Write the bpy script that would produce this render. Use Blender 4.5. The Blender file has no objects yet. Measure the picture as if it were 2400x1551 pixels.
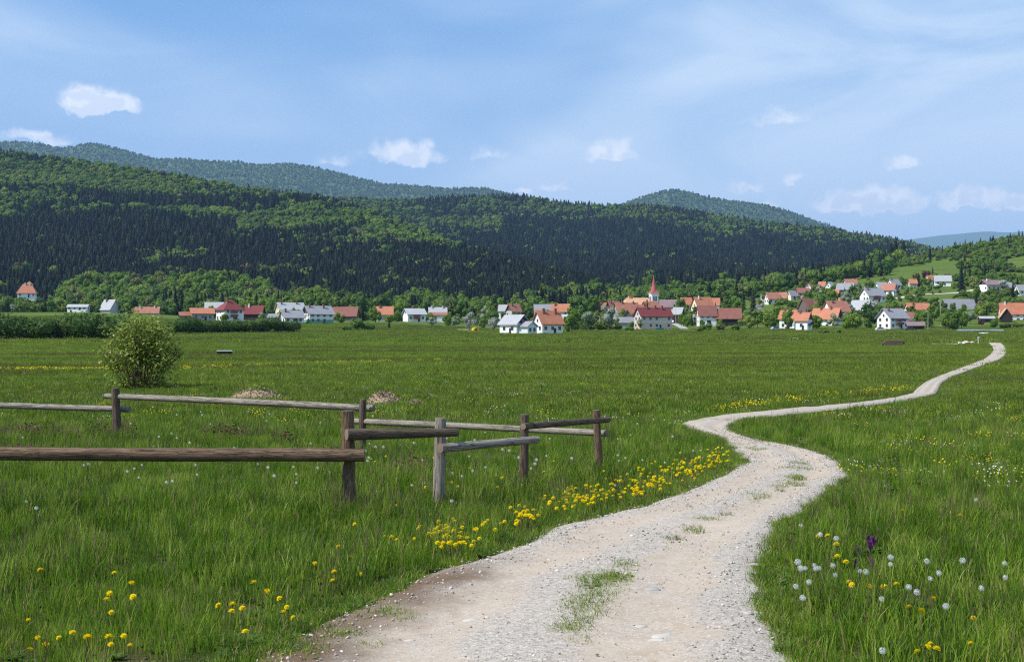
import bpy, math, random
import numpy as np
from mathutils import Vector, Matrix

random.seed(7)
RNG = np.random.default_rng(11)
SC = bpy.context.scene
COL = SC.collection
R = math.radians

# ------------------------------------------------------------------ camera
F = 2835.0      # focal length in pixels of the 2400 px wide photograph
HR = 790.0      # row of the true horizon
H = 1.8         # eye height
cam_d = bpy.data.cameras.new('camera')
cam = bpy.data.objects.new('camera', cam_d)
COL.objects.link(cam)
cam.location = (0, 0, H)
cam.rotation_euler = (R(90), 0, 0)
cam_d.sensor_width = 36.0
cam_d.lens = 36.0 * F / 2400.0
cam_d.shift_y = (HR - 775.5) / 2400.0
cam_d.clip_start = 0.1
cam_d.clip_end = 60000
SC.camera = cam

# ------------------------------------------------------------------ light
SUN_AZ, SUN_EL = R(-114), R(50)          # azimuth clockwise from the view direction (+Y)
sd = Vector((math.sin(SUN_AZ) * math.cos(SUN_EL), math.cos(SUN_AZ) * math.cos(SUN_EL), math.sin(SUN_EL)))
sl = bpy.data.lights.new('sun', 'SUN')
sl.energy = 5.0
sl.angle = R(0.53)
sl.color = (1.0, 0.95, 0.87)
so = bpy.data.objects.new('sun', sl)
COL.objects.link(so)
so.rotation_euler = sd.to_track_quat('Z', 'Y').to_euler()
so.location = (-30, -10, 60)

world = bpy.data.worlds.new('World')
SC.world = world
world.use_nodes = True

def build_world():
    nt = world.node_tree
    N, L = nt.nodes, nt.links
    N.clear()
    out = N.new('ShaderNodeOutputWorld')
    bg = N.new('ShaderNodeBackground')
    bg.inputs['Strength'].default_value = 0.098
    L.new(bg.outputs[0], out.inputs['Surface'])
    sky = N.new('ShaderNodeTexSky')
    sky.sky_type = 'NISHITA'
    sky.sun_disc = False
    sky.sun_elevation = SUN_EL
    sky.sun_rotation = SUN_AZ % (2 * math.pi)
    sky.altitude = 600
    sky.air_density = 1.0
    sky.dust_density = 0.6
    sky.ozone_density = 2.0
    tc = N.new('ShaderNodeTexCoord')
    sep = N.new('ShaderNodeSeparateXYZ')
    L.new(tc.outputs['Generated'], sep.inputs[0])

    def m(op, a, b=None, c=None, clamp=False):
        n = N.new('ShaderNodeMath'); n.operation = op; n.use_clamp = clamp
        for i, v in enumerate((a, b, c)):
            if v is None: continue
            if isinstance(v, (int, float)): n.inputs[i].default_value = v
            else: L.new(v, n.inputs[i])
        return n.outputs[0]

    def vm(op, a, b=None, c=None):
        n = N.new('ShaderNodeVectorMath'); n.operation = op
        for i, v in enumerate((a, b, c)):
            if v is None: continue
            if isinstance(v, tuple): n.inputs[i].default_value = v
            else: L.new(v, n.inputs[i])
        return n.outputs['Value'] if op == 'LENGTH' else n.outputs[0]

    def sstep(v, a, b):
        n = N.new('ShaderNodeMapRange'); n.interpolation_type = 'SMOOTHSTEP'
        L.new(v, n.inputs[0])
        n.inputs[1].default_value = a; n.inputs[2].default_value = b
        return n.outputs[0]

    def noise(vec, scale, detail, rough=0.5, dist=0.0, dim='2D'):
        n = N.new('ShaderNodeTexNoise'); n.noise_dimensions = dim; n.inputs['Scale'].default_value = scale
        n.inputs['Detail'].default_value = detail; n.inputs['Roughness'].default_value = rough
        n.inputs['Distortion'].default_value = dist
        L.new(vec, n.inputs['Vector'])
        return n.outputs['Fac']

    def mix(f, a, b):
        n = N.new('ShaderNodeMix'); n.data_type = 'RGBA'
        if isinstance(f, (int, float)): n.inputs[0].default_value = f
        else: L.new(f, n.inputs[0])
        for i, v in ((6, a), (7, b)):
            if isinstance(v, tuple): n.inputs[i].default_value = v
            else: L.new(v, n.inputs[i])
        return n.outputs[2]

    az = m('ARCTAN2', sep.outputs[0], sep.outputs[1])
    el = m('ARCSINE', sep.outputs[2])
    comb = N.new('ShaderNodeCombineXYZ')
    L.new(az, comb.inputs[0]); L.new(el, comb.inputs[1])
    p = comb.outputs[0]
    # thin high veil, everywhere in the sky
    v1 = noise(vm('ADD', vm('MULTIPLY', tc.outputs['Generated'], (1.6, 1.6, 4.4)), (0.47, 4.1, 0.35)), 1.35, 3, 0.55, 0.5, '3D')
    v2 = noise(vm('ADD', vm('MULTIPLY', p, (1.3, 4.2, 1.0)), (4.0, 1.5, 0.0)), 2.6, 4, 0.6, 0.8)
    v1 = m('ADD', v1, m('MULTIPLY', m('SINE', m('MULTIPLY_ADD', az, 2.8, 0.15)), 0.20))
    veil = m('MULTIPLY', sstep(v1, 0.33, 0.60), m('ADD', m('MULTIPLY', sstep(v2, 0.22, 0.78), 0.70), 0.40), clamp=True)
    low = sstep(el, 0.30, 0.0)
    veil = m('ADD', m('MULTIPLY', veil, 0.80), m('MULTIPLY', low, 0.78), clamp=True)
    base = mix(0.62, sky.outputs[0], (1.55, 3.95, 7.9, 1.0))
    col = mix(veil, base, (5.9, 7.25, 8.7, 1.0))
    # small fair-weather cumulus: centre px, base row, half width px, height px, strength
    cl = [(228, 262, 104, 64, 1.4), (95, 334, 100, 32, 0.7), (955, 376, 105, 58, 0.95), (1435, 372, 85, 50, 0.9),
          (1140, 368, 80, 30, 0.42), (790, 385, 90, 40, 0.38), (1830, 292, 95, 42, 0.5), (2112, 392, 50, 34, 0.75),
          (2045, 490, 142, 52, 1.35), (2275, 484, 88, 50, 1.25), (2400, 478, 60, 36, 1.2), (1752, 444, 48, 24, 0.55),
          (1855, 430, 45, 24, 0.45), (1300, 450, 45, 26, 0.6), (1225, 452, 26, 18, 0.7), (1800, 496, 40, 26, 0.8),
          (-350, 380, 160, 80, 0.9), (2850, 420, 170, 80, 0.9), (3300, 300, 140, 70, 0.8), (-900, 300, 150, 70, 0.8)]
    wn = N.new('ShaderNodeTexNoise'); wn.noise_dimensions = '2D'
    L.new(p, wn.inputs['Vector']); wn.inputs['Scale'].default_value = 42.0; wn.inputs['Detail'].default_value = 3.0
    pn = vm('ADD', p, vm('MULTIPLY', vm('SUBTRACT', wn.outputs['Color'], (0.5, 0.5, 0.5)), (0.024, 0.020, 0.0)))
    field = None
    for (cx, by, hw, hh, st) in cl:
        a0 = math.atan2(cx - 1200, F); e0 = math.atan2(HR - by, math.hypot(F, cx - 1200)) + 0.10 * hh / F
        sx = F / hw; sy = F / (hh * 0.95)
        v = vm('MULTIPLY_ADD', pn, (sx, sy, 0), (-a0 * sx, -e0 * sy, 0))
        v = vm('MAXIMUM', v, vm('MULTIPLY', v, (-1.0, -3.2, 1.0)))
        d = m('MULTIPLY_ADD', vm('LENGTH', v), -st * 1.15, st * 1.25)
        field = d if field is None else m('MAXIMUM', field, d)
    fine = noise(p, 95.0, 3, 0.6)
    dens = m('ADD', field, m('MULTIPLY', m('SUBTRACT', fine, 0.5), 0.7))
    cum = m('MULTIPLY', sstep(dens, 0.02, 0.80), sstep(field, 0.0, 0.45))
    # sunlit crowns against a greyer body
    up = vm('ADD', p, (-0.004, 0.0065, 0))
    g1 = noise(p, 60.0, 2); g2 = noise(up, 60.0, 2)
    lit = sstep(m('ADD', m('MULTIPLY', m('SUBTRACT', g1, g2), 1.6), m('MULTIPLY', sstep(field, 1.25, 0.15), 0.62)), 0.0, 0.50)
    ccol = mix(lit, (7.5, 8.1, 9.1, 1.0), (9.3, 9.5, 9.8, 1.0))
    col = mix(m('MULTIPLY', cum, 0.95), col, ccol)
    L.new(col, bg.inputs['Color'])
build_world()
world.cycles.sampling_method = 'NONE'

SC.view_settings.view_transform = 'Standard'
SC.view_settings.look = 'None'
SC.view_settings.exposure = 0.30
SC.view_settings.gamma = 1.0
SC.view_settings.use_curve_mapping = False
SC.render.engine = 'CYCLES'
cy = SC.cycles
cy.max_bounces = 4
cy.diffuse_bounces = 2
cy.glossy_bounces = 2
cy.transmission_bounces = 2
cy.volume_bounces = 0
cy.transparent_max_bounces = 8
cy.caustics_reflective = False
cy.caustics_refractive = False
cy.sample_clamp_indirect = 4.0
cy.use_denoising = False
cy.denoiser = 'OPENIMAGEDENOISE'
cy.use_adaptive_sampling = False
cy.filter_width = 1.2

# ------------------------------------------------------------------ helpers
def tag(o, label=None, cat=None, group=None, kind=None):
    if label: o['label'] = label
    if cat: o['category'] = cat
    if group: o['group'] = group
    if kind: o['kind'] = kind
    return o

def empty(name, loc=(0, 0, 0), rz=0.0, scale=None):
    o = bpy.data.objects.new(name, None)
    COL.objects.link(o)
    o.location = loc
    o.rotation_euler = (0, 0, rz)
    o.empty_display_size = 0.2
    if scale is not None: o.scale = scale
    return o

def link(name, me, parent=None, col=COL):
    o = bpy.data.objects.new(name, me)
    if col: col.objects.link(o)
    if parent: o.parent = parent
    return o

class MB:
    """collects polygons of one mesh"""
    def __init__(s):
        s.v = []; s.f = []; s.mi = []; s.uv = []
    def add(s, vs, fs, mat=0):
        b = len(s.v)
        s.v += [tuple(p) for p in vs]
        for f in fs:
            s.f.append(tuple(b + i for i in f)); s.mi.append(mat)
        return b
    def box(s, x0, x1, y0, y1, z0, z1, mat=0):
        vs = [(x0, y0, z0), (x1, y0, z0), (x1, y1, z0), (x0, y1, z0), (x0, y0, z1), (x1, y0, z1), (x1, y1, z1), (x0, y1, z1)]
        s.add(vs, [(0, 3, 2, 1), (4, 5, 6, 7), (0, 1, 5, 4), (1, 2, 6, 5), (2, 3, 7, 6), (3, 0, 4, 7)], mat)
    def tube(s, p0, p1, r0, r1, n=8, mat=0, cap=True):
        p0 = Vector(p0); p1 = Vector(p1)
        d = (p1 - p0).normalized()
        a = d.orthogonal().normalized(); b = d.cross(a)
        vs = []
        for p, r in ((p0, r0), (p1, r1)):
            for i in range(n):
                t = 2 * math.pi * i / n
                vs.append(p + a * (r * math.cos(t)) + b * (r * math.sin(t)))
        fs = [(i, (i + 1) % n, n + (i + 1) % n, n + i) for i in range(n)]
        if cap: fs += [tuple(range(n - 1, -1, -1)), tuple(range(n, 2 * n))]
        s.add(vs, fs, mat)
    def prism(s, pts, y0, y1, mat=0):
        """pts: outline in x,z (counter-clockwise seen from -y), extruded along y"""
        n = len(pts)
        vs = [(x, y0, z) for x, z in pts] + [(x, y1, z) for x, z in pts]
        fs = [tuple(range(n)), tuple(range(2 * n - 1, n - 1, -1))]
        fs += [(i, n + i, n + (i + 1) % n, (i + 1) % n) for i in range(n)]
        s.add(vs, fs, mat)
    def mesh(s, name, mats, smooth=False):
        me = bpy.data.meshes.new(name)
        me.from_pydata(s.v, [], s.f)
        for mt in (mats if isinstance(mats, (list, tuple)) else [mats]): me.materials.append(mt)
        if any(s.mi): me.polygons.foreach_set('material_index', s.mi)
        if smooth: me.polygons.foreach_set('use_smooth', [True] * len(s.f))
        me.update()
        return me

def np_mesh(name, V, Fq, mats, mi=None, smooth=False):
    """V (n,3), Fq (m,k) of one polygon size"""
    me = bpy.data.meshes.new(name)
    k = Fq.shape[1]
    me.vertices.add(len(V)); me.vertices.foreach_set('co', np.asarray(V, dtype=np.float32).ravel())
    me.loops.add(Fq.size); me.loops.foreach_set('vertex_index', Fq.astype(np.int32).ravel())
    me.polygons.add(len(Fq)); me.polygons.foreach_set('loop_start', np.arange(0, Fq.size, k, dtype=np.int32))
    for mt in (mats if isinstance(mats, (list, tuple)) else [mats]): me.materials.append(mt)
    if mi is not None: me.polygons.foreach_set('material_index', np.asarray(mi, dtype=np.int32))
    if smooth: me.polygons.foreach_set('use_smooth', np.ones(len(Fq), dtype=bool))
    me.update(calc_edges=True); me.validate()
    return me

# value noise for geometry
_perm = RNG.random((64, 64))
def vnoise(x, y):
    x = np.asarray(x, float); y = np.asarray(y, float)
    xi = np.floor(x).astype(int); yi = np.floor(y).astype(int)
    fx = x - xi; fy = y - yi
    fx = fx * fx * (3 - 2 * fx); fy = fy * fy * (3 - 2 * fy)
    g = lambda a, b: _perm[a % 64, b % 64]
    return (g(xi, yi) * (1 - fx) + g(xi + 1, yi) * fx) * (1 - fy) + (g(xi, yi + 1) * (1 - fx) + g(xi + 1, yi + 1) * fx) * fy
def fbm(x, y, o=4):
    s = 0; a = 0.5
    for i in range(o):
        s = s + a * vnoise(x * 2 ** i + 17 * i, y * 2 ** i + 9 * i); a *= 0.5
    return s / (1 - 0.5 ** o)

# ------------------------------------------------------------------ materials
class Mat:
    def __init__(s, name):
        s.m = bpy.data.materials.new(name); s.m.use_nodes = True
        s.N = s.m.node_tree.nodes; s.L = s.m.node_tree.links
        s.N.clear()
        s.out = s.N.new('ShaderNodeOutputMaterial')
    def node(s, t, **kw):
        n = s.N.new(t)
        for k, v in kw.items(): setattr(n, k, v)
        return n
    def set(s, sock, v):
        if isinstance(v, (int, float)): sock.default_value = v
        elif isinstance(v, tuple): sock.default_value = v if len(v) != 3 or sock.type == 'VECTOR' else (*v, 1.0)
        else: s.L.new(v, sock)
    def noise(s, vec, scale, detail=4, rough=0.55, dist=0.0, color=False):
        n = s.node('ShaderNodeTexNoise'); s.set(n.inputs['Vector'], vec)
        n.inputs['Scale'].default_value = scale; n.inputs['Detail'].default_value = detail
        n.inputs['Roughness'].default_value = rough; n.inputs['Distortion'].default_value = dist
        return n.outputs['Color' if color else 'Fac']
    def voronoi(s, vec, scale, out='Distance', feature='F1'):
        n = s.node('ShaderNodeTexVoronoi', feature=feature); s.set(n.inputs['Vector'], vec)
        n.inputs['Scale'].default_value = scale
        return n.outputs[out]
    def mapping(s, vec, scale=(1, 1, 1), loc=(0, 0, 0), rot=(0, 0, 0)):
        n = s.node('ShaderNodeMapping'); s.set(n.inputs[0], vec)
        n.inputs['Scale'].default_value = scale; n.inputs['Location'].default_value = loc; n.inputs['Rotation'].default_value = rot
        return n.outputs[0]
    def ramp(s, f, stops, interp='LINEAR'):
        n = s.node('ShaderNodeValToRGB'); s.set(n.inputs[0], f)
        cr = n.color_ramp; cr.interpolation = interp
        while len(cr.elements) < len(stops): cr.elements.new(0.5)
        for e, (p, c) in zip(cr.elements, stops):
            e.position = p; e.color = (*c, 1.0) if isinstance(c, tuple) else (c, c, c, 1.0)
        return n.outputs[0]
    def mix(s, f, a, b, mode='MIX'):
        n = s.node('ShaderNodeMix', data_type='RGBA', blend_type=mode)
        s.set(n.inputs[0], f); s.set(n.inputs[6], a); s.set(n.inputs[7], b)
        return n.outputs[2]
    def math(s, op, a, b=0.0, clamp=False):
        n = s.node('ShaderNodeMath', operation=op); n.use_clamp = clamp
        s.set(n.inputs[0], a); s.set(n.inputs[1], b)
        return n.outputs[0]
    def step(s, v, a, b):
        n = s.node('ShaderNodeMapRange', interpolation_type='SMOOTHSTEP'); s.set(n.inputs[0], v)
        n.inputs[1].default_value = a; n.inputs[2].default_value = b
        return n.outputs[0]
    def pos(s): return s.node('ShaderNodeNewGeometry').outputs['Position']
    def rand(s): return s.node('ShaderNodeObjectInfo').outputs['Random']
    def obj(s): return s.node('ShaderNodeTexCoord').outputs['Object']
    def uv(s): return s.node('ShaderNodeTexCoord').outputs['UV']
    def bump(s, h, strength=0.3, dist=0.02):
        n = s.node('ShaderNodeBump'); n.inputs['Strength'].default_value = strength; n.inputs['Distance'].default_value = dist
        s.set(n.inputs['Height'], h)
        return n.outputs[0]
    def principled(s, col, rough=0.8, spec=0.3, normal=None, metal=0.0):
        n = s.node('ShaderNodeBsdfPrincipled')
        s.set(n.inputs['Base Color'], col); s.set(n.inputs['Roughness'], rough)
        n.inputs['Specular IOR Level'].default_value = spec; n.inputs['Metallic'].default_value = metal
        if normal is not None: s.L.new(normal, n.inputs['Normal'])
        return n.outputs[0]
    def leaf(s, col, trans=0.35, rough=0.55, spec=0.3, tcol=None):
        p = s.principled(col, rough, spec)
        t = s.node('ShaderNodeBsdfTranslucent'); s.set(t.inputs[0], tcol if tcol is not None else col)
        x = s.node('ShaderNodeMixShader'); x.inputs[0].default_value = trans
        s.L.new(p, x.inputs[1]); s.L.new(t.outputs[0], x.inputs[2])
        return x.outputs[0]
    def done(s, sh):
        s.L.new(sh, s.out.inputs['Surface']); return s.m

def plain(name, col, rough=0.8, spec=0.3, var=0.12, scale=1.5, metal=0.0, bump=0.0):
    m = Mat(name)
    n = m.noise(m.pos(), scale, 5, 0.65)
    c = m.mix(n, tuple(x * (1 - var) for x in col), tuple(min(1, x * (1 + var)) for x in col))
    return m.done(m.principled(c, rough, spec, m.bump(n, bump, 0.05) if bump else None, metal))

MATS = {}
def wall_mat(name, col):
    m = Mat(name)
    p = m.pos()
    n = m.noise(p, 0.6, 5, 0.7); n2 = m.noise(m.mapping(p, (2.2, 2.2, 0.35)), 1.0, 4, 0.6)
    c = m.mix(m.math('MULTIPLY', n, 0.30), col, tuple(x * 0.78 for x in col))
    c = m.mix(m.math('MULTIPLY', m.step(n2, 0.5, 0.8), 0.25), c, (col[0] * 0.7, col[1] * 0.68, col[2] * 0.62))
    return m.done(m.principled(c, 0.9, 0.15))
def roof_mat(name, col, alt):
    m = Mat(name)
    p = m.pos()
    n = m.noise(p, 0.5, 5, 0.7); n2 = m.noise(p, 3.0, 3, 0.6)
    c = m.mix(m.step(n, 0.35, 0.68), col, alt)
    c = m.mix(m.math('MULTIPLY', n2, 0.5), c, tuple(x * 0.62 for x in col))
    w = m.node('ShaderNodeTexWave', wave_type='BANDS', bands_direction='Z'); m.set(w.inputs['Vector'], p); w.inputs['Scale'].default_value = 1.6
    r = m.rand()
    c = m.mix(m.math('MULTIPLY', r, 0.25), c, tuple(min(1, x * 1.35) for x in alt))
    return m.done(m.principled(c, 0.75, 0.25, m.bump(w.outputs['Fac'], 0.25, 0.05)))
for nm, c in dict(white=(.80, .80, .78), cream=(.74, .66, .48), yellow=(.72, .62, .36), pink=(.62, .47, .40), grey=(.46, .46, .46),
                  stone=(.36, .35, .34), lilac=(.58, .53, .52), green=(.16, .36, .27), brick=(.50, .26, .18), bluewhite=(.66, .70, .72)).items():
    MATS['w_' + nm] = wall_mat('render_' + nm, c)
for nm, c, a in (('orange', (.40, .140, .075), (.47, .20, .12)), ('red', (.165, .032, .034), (.20, .048, .045)), ('brown', (.20, .075, .06), (.26, .11, .085)),
                 ('rust', (.31, .115, .075), (.38, .18, .125)), ('pale', (.52, .27, .15), (.60, .36, .22)), ('grey', (.225, .225, .245), (.29, .29, .31)),
                 ('lightgrey', (.34, .345, .36), (.42, .425, .44)), ('purple', (.20, .13, .14), (.26, .18, .19)), ('darkgrey', (.16, .16, .175), (.21, .21, .22))):
    MATS['r_' + nm] = roof_mat('roofing_' + nm, c, a)
MATS['wood_dark'] = plain('dark_stained_boards', (.035, .025, .022), 0.8, 0.2, 0.3, 2)
MATS['wood_grey'] = plain('weathered_boards', (.15, .13, .12), 0.85, 0.2, 0.35, 2)
MATS['glass'] = plain('window_glass', (.022, .026, .032), 0.15, 0.5, 0.2, 0.5)
MATS['frame'] = plain('window_frame_paint', (.6, .58, .55), 0.6, 0.3, 0.1, 2)
MATS['chimney'] = plain('chimney_brick', (.20, .10, .075), 0.9, 0.2, 0.3, 3)
MATS['chimney_w'] = plain('chimney_plaster', (.66, .64, .60), 0.9, 0.2, 0.15, 3)

def foliage_mat(name, stops, trans=0.3, nscale=0.25, spec=0.2):
    m = Mat(name)
    c = m.ramp(m.rand(), stops)
    n = m.noise(m.pos(), nscale, 3, 0.6)
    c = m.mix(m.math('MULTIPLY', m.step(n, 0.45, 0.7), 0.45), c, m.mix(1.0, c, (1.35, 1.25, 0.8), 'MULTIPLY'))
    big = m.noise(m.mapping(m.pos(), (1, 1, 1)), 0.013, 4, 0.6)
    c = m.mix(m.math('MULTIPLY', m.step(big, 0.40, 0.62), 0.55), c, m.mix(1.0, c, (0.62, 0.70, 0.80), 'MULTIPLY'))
    return m.done(m.leaf(c, trans, 0.6, spec))
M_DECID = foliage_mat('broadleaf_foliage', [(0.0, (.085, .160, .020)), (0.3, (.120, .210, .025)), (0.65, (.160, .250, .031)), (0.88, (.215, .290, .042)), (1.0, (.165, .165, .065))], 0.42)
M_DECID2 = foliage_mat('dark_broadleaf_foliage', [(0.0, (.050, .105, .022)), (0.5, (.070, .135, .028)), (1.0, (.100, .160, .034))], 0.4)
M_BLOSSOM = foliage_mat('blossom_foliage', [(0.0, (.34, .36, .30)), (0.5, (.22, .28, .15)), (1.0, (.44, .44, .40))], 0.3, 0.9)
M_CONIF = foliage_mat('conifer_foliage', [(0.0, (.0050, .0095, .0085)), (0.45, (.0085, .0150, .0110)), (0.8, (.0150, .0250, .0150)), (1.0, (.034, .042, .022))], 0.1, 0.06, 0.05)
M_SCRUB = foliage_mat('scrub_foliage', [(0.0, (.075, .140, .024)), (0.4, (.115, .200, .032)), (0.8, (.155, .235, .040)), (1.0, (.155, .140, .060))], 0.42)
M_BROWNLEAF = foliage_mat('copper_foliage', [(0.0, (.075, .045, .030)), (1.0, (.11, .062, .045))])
M_BARK = plain('bark', (.085, .065, .05), 0.95, 0.1, 0.35, 4)

# ------------------------------------------------------------------ terrain
DEPTHS = np.array([0, 5, 60, 100, 150, 225, 300, 400, 500, 600, 700, 800, 900, 1000, 1150, 1300, 1450, 1700, 2200, 4000, 17000.])
_C = {  # height of the ground along a bearing, one value per depth
    -1500: [0, 0, 0, 0, .3, .75, 1.3, 3.5, 7.5, 12, 16, 17, 17, 18, 24, 32, 34, 34, 34, 34, 34],
    -200: [0, 0, 0, 0, .3, .75, 1.3, 3.5, 7.5, 12.3, 16.5, 16, 16, 18, 24, 32, 34, 34, 34, 34, 34],
    200: [0, 0, 0, 0, .3, .75, 1.3, 3.5, 7.5, 12.6, 17.0, 16, 16, 18, 24, 32, 34, 34, 34, 34, 34],
    400: [0, 0, 0, 0, .3, .75, 1.3, 3.2, 6.8, 11.0, 15.0, 16, 16, 18, 24, 32, 34, 34, 34, 34, 34],
    540: [0, 0, 0, 0, .3, .75, 1.3, 3.0, 6.0, 9.9, 12.5, 14, 16, 18, 24, 32, 34, 34, 34, 34, 34],
    720: [0, 0, 0, 0, .3, .75, 1.3, 2.9, 5.6, 9.0, 12, 14, 16, 18, 24, 32, 34, 34, 34, 34, 34],
    1000: [0, 0, 0, 0, .3, .75, 1.3, 2.8, 5.0, 8.2, 11.6, 14, 16, 19, 26, 33, 34, 34, 34, 34, 34],
    1200: [0, 0, 0, 0, .3, .75, 1.3, 2.4, 3.4, 4.9, 8.5, 12.5, 16.5, 20, 28, 35, 36, 36, 36, 36, 36],
    1400: [0, 0, 0, 0, .3, .75, 1.3, 2.4, 3.6, 5.1, 9.5, 15, 19, 23, 31, 37, 38, 38, 38, 38, 38],
    1600: [0, 0, 0, 0, .3, .75, 1.3, 2.5, 4.0, 5.6, 10, 17, 22, 27, 34, 39, 40, 40, 40, 40, 40],
    1800: [0, 0, 0, 0, .3, .75, 1.3, 2.6, 4.2, 6.1, 12, 22, 32, 38, 42, 44, 44, 42, 40, 40, 40],
    1950: [0, 0, 0, 0, .3, .75, 1.3, 2.6, 4.2, 6.1, 13, 25, 37, 45, 56, 60, 58, 50, 40, 40, 40],
    2100: [0, 0, 0, 0, .3, .75, 1.3, 2.6, 4.3, 6.4, 14, 26, 39, 51, 68, 84, 82, 66, 44, 40, 40],
    2250: [0, 0, 0, 0, .3, .75, 1.3, 2.6, 4.3, 6.6, 15, 27, 39, 52, 74, 97, 104, 88, 50, 40, 40],
    2400: [0, 0, 0, 0, .3, .75, 1.3, 2.6, 4.3, 6.8, 16, 28, 40, 55, 82, 107, 121, 110, 60, 40, 40],
    2700: [0, 0, 0, 0, .3, .75, 1.3, 2.6, 4.5, 8, 18, 31, 45, 62, 94, 125, 142, 140, 80, 40, 40],
    4000: [0, 0, 0, 0, .3, .75, 1.3, 2.6, 4.5, 8, 18, 31, 45, 62, 94, 125, 142, 140, 80, 40, 40],
}
TPX = np.linspace(-1500, 4000, 441)
TD = np.concatenate([np.linspace(0, 100, 30, endpoint=False), np.geomspace(100, 17000, 330)])
_cols = np.array(sorted(_C))
_ctl = np.array([_C[c] for c in _cols], float)
_a = np.array([np.interp(TD, DEPTHS, r) for r in _ctl])
TZ = np.array([np.interp(TPX, _cols, _a[:, j]) for j in range(len(TD))]).T
def _blur(A, ax, k):
    ker = np.ones(k) / k
    pad = [(0, 0), (0, 0)]; pad[ax] = (k // 2, k // 2)
    return np.apply_along_axis(lambda v: np.convolve(v, ker, 'valid'), ax, np.pad(A, pad, 'edge'))
for _ in range(2):
    TZ = _blur(_blur(TZ, 0, 9), 1, 7)
TZ[:, TD < 62] = 0.0

def ground_z(x, y):
    x = np.asarray(x, float); y = np.asarray(y, float)
    yy = np.clip(y, 0.01, 16990.0)
    px = np.clip(1200 + F * x / np.maximum(yy, 1.0), -1499, 3999)
    i = (px - TPX[0]) / (TPX[1] - TPX[0]); i0 = np.floor(i).astype(int); fi = i - i0
    j0 = np.clip(np.searchsorted(TD, yy) - 1, 0, len(TD) - 2); fj = (yy - TD[j0]) / (TD[j0 + 1] - TD[j0])
    return (TZ[i0, j0] * (1 - fi) + TZ[i0 + 1, j0] * fi) * (1 - fj) + (TZ[i0, j0 + 1] * (1 - fi) + TZ[i0 + 1, j0 + 1] * fi) * fj

_roww = HR + F * (H - TZ) / np.maximum(TD, 0.5)[None, :]
_rowm = np.minimum.accumulate(_roww, axis=1)
def hit(px, row, ymax=None):
    """the point of the ground seen at a place of the photograph"""
    i = int(np.clip(round((px - TPX[0]) / (TPX[1] - TPX[0])), 0, len(TPX) - 1))
    r = _rowm[i]
    Y = float(np.interp(-row, -r, TD))
    if ymax: Y = min(Y, ymax)
    x = (px - 1200) / F * Y
    return Vector((x, Y, float(ground_z(x, Y))))

def hits(px, row):
    P = np.array([hit(a, b) for a, b in zip(px, row)])
    return P

# ground sheet
def make_ground():
    ys = np.concatenate([[-900, -300, -80, -20, -5, 0], np.linspace(2, 60, 40), np.geomspace(64, 1500, 170), np.geomspace(1560, 31000, 34)])
    s = np.linspace(-1, 1, 261)
    s = np.sign(s) * np.abs(s) ** 1.25
    Yg = np.repeat(ys[:, None], len(s), 1)
    Xg = s[None, :] * (np.maximum(ys, 0) * 1.05 + 60 + 0.8 * np.abs(np.minimum(ys, 0)))[:, None]
    Zg = ground_z(Xg, Yg)
    n, mcol = Yg.shape
    V = np.stack([Xg, Yg, Zg], -1).reshape(-1, 3)
    a = (np.arange(n - 1)[:, None] * mcol + np.arange(mcol - 1)[None, :]).ravel()
    Fq = np.stack([a, a + 1, a + mcol + 1, a + mcol], 1)
    m = Mat('meadow')
    p = m.pos()
    sepn = m.node('ShaderNodeSeparateXYZ'); m.L.new(p, sepn.inputs[0])
    far = m.step(sepn.outputs[1], 30, 130)
    streak = m.noise(m.mapping(p, (0.02, 0.11, 0.0), (3.1, 0, 0), (0, 0, 0.10)), 1.0, 6, 0.6, 0.6)
    fine = m.noise(m.mapping(p, (1.0, 0.35, 0.2)), 1.1, 7, 0.8)
    speck = m.noise(m.mapping(p, (0.55, 0.16, 0.1)), 1.0, 6, 0.8)
    c = m.ramp(streak, [(0.30, (.090, .088, .024)), (0.42, (.078, .118, .017)), (0.52, (.092, .158, .017)), (0.64, (.140, .195, .024))])
    c = m.mix(m.math('MULTIPLY', m.step(speck, 0.42, 0.62), 0.55), c, (.118, .126, .028))
    c = m.mix(m.math('MULTIPLY', m.step(fine, 0.3, 0.7), 0.55), c, (.048, .082, .011))
    soil = m.mix(fine, (.046, .060, .014), (.080, .068, .030))
    c = m.mix(far, soil, c)
    hgt = m.math('ADD', m.math('MULTIPLY', fine, 0.7), m.math('MULTIPLY', speck, 0.5))
    nt = m.principled(c, 0.9, 0.08, m.bump(hgt, 0.55, 0.4))
    me = np_mesh('ground', V, Fq, m.done(nt), smooth=True)
    o = link('ground', me); tag(o, 'wide green valley meadow with darker streaks', None, None, 'structure')
make_ground()

# ------------------------------------------------------------------ instancing for what nobody counts
_protos = {}
def proto_collection(name, meshes):
    c = bpy.data.collections.new(name)
    for i, me in enumerate(meshes):
        o = bpy.data.objects.new('%s_%02d' % (name, i), me)
        c.objects.link(o)
    return c

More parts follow.
